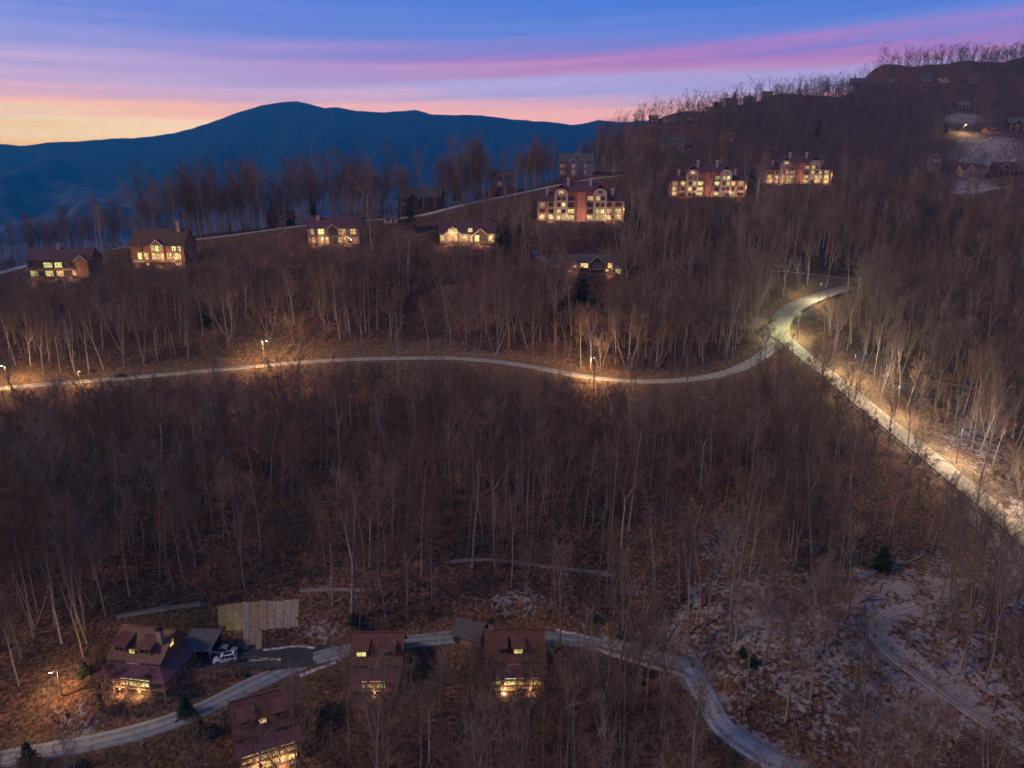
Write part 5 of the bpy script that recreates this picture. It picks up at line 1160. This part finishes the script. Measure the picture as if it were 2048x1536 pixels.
def instancer(name, coll, x, y, z, s, k, n_var):
    rg = np.random.RandomState(len(x)); me = bpy.data.meshes.new(name); me.vertices.add(len(x)); me.vertices.foreach_set('co', np.stack([x, y, z], 1).ravel().astype(np.float32))
    at_ = me.attributes.new('idx', 'INT', 'POINT'); at_.data.foreach_set('value', k.astype(np.int32))
    at_ = me.attributes.new('scl', 'FLOAT_VECTOR', 'POINT'); f = rg.uniform(.85,1.12,len(x)); at_.data.foreach_set('vector', np.stack([s*f, s*f, s], 1).ravel().astype(np.float32))
    at_ = me.attributes.new('rot', 'FLOAT_VECTOR', 'POINT'); at_.data.foreach_set('vector', np.stack([rg.normal(0,.04,len(x)), rg.normal(0,.04,len(x)), rg.uniform(0,6.28,len(x))], 1).ravel().astype(np.float32))
    me.update(); o = bpy.data.objects.new(name, me); COL.objects.link(o); o['kind'] = 'stuff'
    ng = bpy.data.node_groups.new(name, 'GeometryNodeTree'); ng.interface.new_socket('Geometry', in_out='INPUT', socket_type='NodeSocketGeometry'); ng.interface.new_socket('Geometry', in_out='OUTPUT', socket_type='NodeSocketGeometry')
    gi, go = ng.nodes.new('NodeGroupInput'), ng.nodes.new('NodeGroupOutput'); ci = ng.nodes.new('GeometryNodeCollectionInfo'); ci.inputs['Collection'].default_value = coll; ci.inputs['Separate Children'].default_value = True; ci.inputs['Reset Children'].default_value = True
    ip = ng.nodes.new('GeometryNodeInstanceOnPoints'); ip.inputs['Pick Instance'].default_value = True
    def na(nm_, ty): a = ng.nodes.new('GeometryNodeInputNamedAttribute'); a.data_type = ty; a.inputs['Name'].default_value = nm_; return a.outputs['Attribute']
    l = ng.links.new; l(gi.outputs[0], ip.inputs['Points']); l(ci.outputs[0], ip.inputs['Instance']); l(na('idx','INT'), ip.inputs['Instance Index']); l(na('scl','FLOAT_VECTOR'), ip.inputs['Scale'])
    e = ng.nodes.new('FunctionNodeEulerToRotation'); l(na('rot','FLOAT_VECTOR'), e.inputs[0]); l(e.outputs[0], ip.inputs['Rotation']); l(ip.outputs[0], go.inputs[0])
    m_ = o.modifiers.new('trees', 'NODES'); m_.node_group = ng; return o
instancer('wood', cn, NP['x'][rest], NP['y'][rest], NP['z'][rest], NP['s'][rest], NP['k'][rest], 12)
farp = scatter(470, 1120, 7.4, lambda y: -.35*y+60 if y < 620 else .02*y, lambda y: .80*y+25, 12)
vi = np.random.RandomState(15).randint(0, 4, len(farp)); ok, z, sc, u, v, d = prune(farp, 10, 22, np.array([19,22,21,21])[vi], wide=2.5)
vsk = np.interp(u, [1290,1440,1550,1750,1900,2048], [245,215,188,132,126,117]); cr_ = (u > 1200) & (v < vsk+22) & (u < 1760); rq = np.random.RandomState(77)
ok &= ~(cr_ & (rq.rand(len(farp)) < .45)); sc = np.where(cr_, sc*rq.uniform(.45,1.05,len(farp)), sc)
ok &= ~((u > 1560) & (u < 2040) & (farp[:, 1] > 820) & (np.random.RandomState(3).rand(len(farp)) < .3))
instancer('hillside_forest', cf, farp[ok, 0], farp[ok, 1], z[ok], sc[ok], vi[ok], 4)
und = scatter(82, 430, 4.2, lambda y: -.78*y-20, lambda y: .78*y+20, 13)
vi = np.random.RandomState(16).randint(0, 4, len(und)); ok, z, sc, u, v, d = prune(und, 8, 23, np.array([8,11,4.5,6])[vi], margin=1.5, wide=1.0)
ok &= fbm(und[:, 0]/15, und[:, 1]/15, 3, 60) > .50
instancer('undergrowth', cu, und[ok, 0], und[ok, 1], z[ok], sc[ok], vi[ok], 4)

# ------------------------------------------------------------------ fallen and cut logs
def fallen_log(u, v, ln, rad, ang, label, group, m_='log', tilt=0):
    p = gp(u, v); dx, dy = math.cos(R(ang))*ln/2, math.sin(R(ang))*ln/2; a = (p[0]-dx, p[1]-dy); b = (p[0]+dx, p[1]+dy); za, zb = gz(*a)+rad*.7, gz(*b)+rad*.7
    rg = random.Random(int(u*7+v)); pts = []
    for i in range(6):
        f = i/5; pts.append(((a[0]-p[0])*(1-f)+(b[0]-p[0])*f+rg.gauss(0,.05), (a[1]-p[1])*(1-f)+(b[1]-p[1])*f+rg.gauss(0,.05), (za-p[2])*(1-f)+(zb-p[2])*f+rg.gauss(0,.04)+tilt*f))
    mb = MB().tube(pts, [rad*(1-.5*i/5) for i in range(6)], 7)
    for i in range(3):
        q = pts[rg.randint(2,4)]; mb.tube([q, (q[0]+rg.gauss(0,.5), q[1]+rg.gauss(0,.5), q[2]+rg.uniform(.3,.9))], [rad*.3, .02], 4)
    o = mb.build('log', M[m_]); o.location = p; tag(o, label, 'log', group)
rg = random.Random(4)
for k, (u, v, ln, ang) in enumerate([(1745,1150,6,38),(1758,1156,6.5,40),(1752,1162,5,36),(1770,1148,5.5,48),(1782,1158,4,70),(1760,1175,6,55),(1742,1188,5,30),(1736,1198,5,25),(1775,1185,4.5,80),(1728,1205,4,50),(1752,1200,4,15)]):
    fallen_log(u, v, ln, .22, ang, ['pale cut log at the top of the clearing pile, %s','cut log lower in the clearing pile, %s'][k > 4] % ['leftmost and steepest','second from the left','just under the first two','fourth along','shortest on the right','lying slanted','leftmost of the lower heap','lying flat at lower left','standing apart on the right','lowest of all','crossing the lowest ones'][k], 'cut logs in the clearing', m_='log')
for (u, v, ln, ang, lb) in [(1700,1130,16,22,'long dark fallen trunk left of the dark green hemlock'),(245,932,14,-30,'fallen pale trunk on the upper left slope of the wood'),(520,910,13,-50,'fallen trunk on the slope above the carport'),(960,905,10,-20,'crooked fallen trunk in the middle of the wood'),
        (1185,1150,10,60,'leaning dark dead trunk right of the faint trail'),(1395,1230,9,65,'pale dead branch beside the frozen creek'),(1570,1330,13,-28,'thin fallen trunk right of the bridge, pointing at the snow slope'),(1320,1290,8,-55,'fallen pale stem just above the bridge'),
        (440,985,8,10,'dark fallen trunk crossing the slope in the left wood'),(1290,870,9,-35,'fallen trunk below the road dip'),(1560,845,12,-40,'long fallen trunk below the road bend'),(820,1290,5,5,'short log below the cabin road between two cabins'),(1830,1120,9,30,'fallen trunk right of the dark green hemlock'),
        (880,1440,6,8,'dark fallen log below the small grey shed'),(1650,1090,10,-20,'fallen trunk in the wood below the guard rail'),(1900,770,12,-10,'fallen trunk on the slope right of the straight road'),(1850,800,9,12,'short fallen trunk near the slope right of the straight road')]:
    fallen_log(u, v, ln, .24, ang, lb, 'fallen trunks in the wood')

# ------------------------------------------------------------------ fallen branches and loose stones on the forest floor
rq = np.random.RandomState(91)
def floor_pts(n, seed):
    r_ = np.random.RandomState(seed); y = r_.uniform(92, 300, n)**1.0; x = r_.uniform(-.78, .78, n)*y
    q = np.stack([x, y], 1); k_ = clear_of(q, .6); return q[k_], T(q[k_][:, 0], q[k_][:, 1])
q, z = floor_pts(2600, 51); mb = MB(); a = rq.uniform(0, math.pi, len(q)); ln = rq.uniform(.8, 3.2, len(q))**1.15
ax, ay = q[:, 0]-np.cos(a)*ln/2, q[:, 1]-np.sin(a)*ln/2; bx_, by_ = q[:, 0]+np.cos(a)*ln/2, q[:, 1]+np.sin(a)*ln/2; za, zb_ = T(ax, ay), T(bx_, by_)
for j in range(len(q)):
    r_ = .035+.03*ln[j]/3*rq.rand(); mb.tube([(ax[j], ay[j], za[j]+r_+rq.uniform(0,.25)), (q[j,0]+rq.normal(0,.1), q[j,1]+rq.normal(0,.1), max(z[j], (za[j]+zb_[j])/2)+r_+.03), (bx_[j], by_[j], zb_[j]+r_+rq.uniform(0,.35))], [r_, r_*.8, r_*.35], 4, cap=False)
o = mb.build('fallen_branches', M['log']); o['kind'] = 'stuff'
q, z = floor_pts(900, 52); mb = MB()
for j in range(len(q)):
    s_ = rq.uniform(.12, .5)**1.2; n0 = len(mb.v)
    P8 = [(-1,-1,-.5),(1,-1,-.5),(1,1,-.5),(-1,1,-.5),(-.6,-.7,.5),(.7,-.5,.6),(.5,.7,.4),(-.7,.5,.7)]; c_a, s_a = math.cos(j), math.sin(j)
    mb.hexa([(q[j,0]+(px*c_a-py*s_a)*s_*rq.uniform(.8,1.2), q[j,1]+(px*s_a+py*c_a)*s_*rq.uniform(.8,1.2), z[j]+pz*s_*rq.uniform(.7,1.1)) for px, py, pz in P8])
o = mb.build('loose_stones', mat('grey field stone', (.24,.22,.21), (.11,.10,.095), 1.4, bump=.3)); o['kind'] = 'stuff'
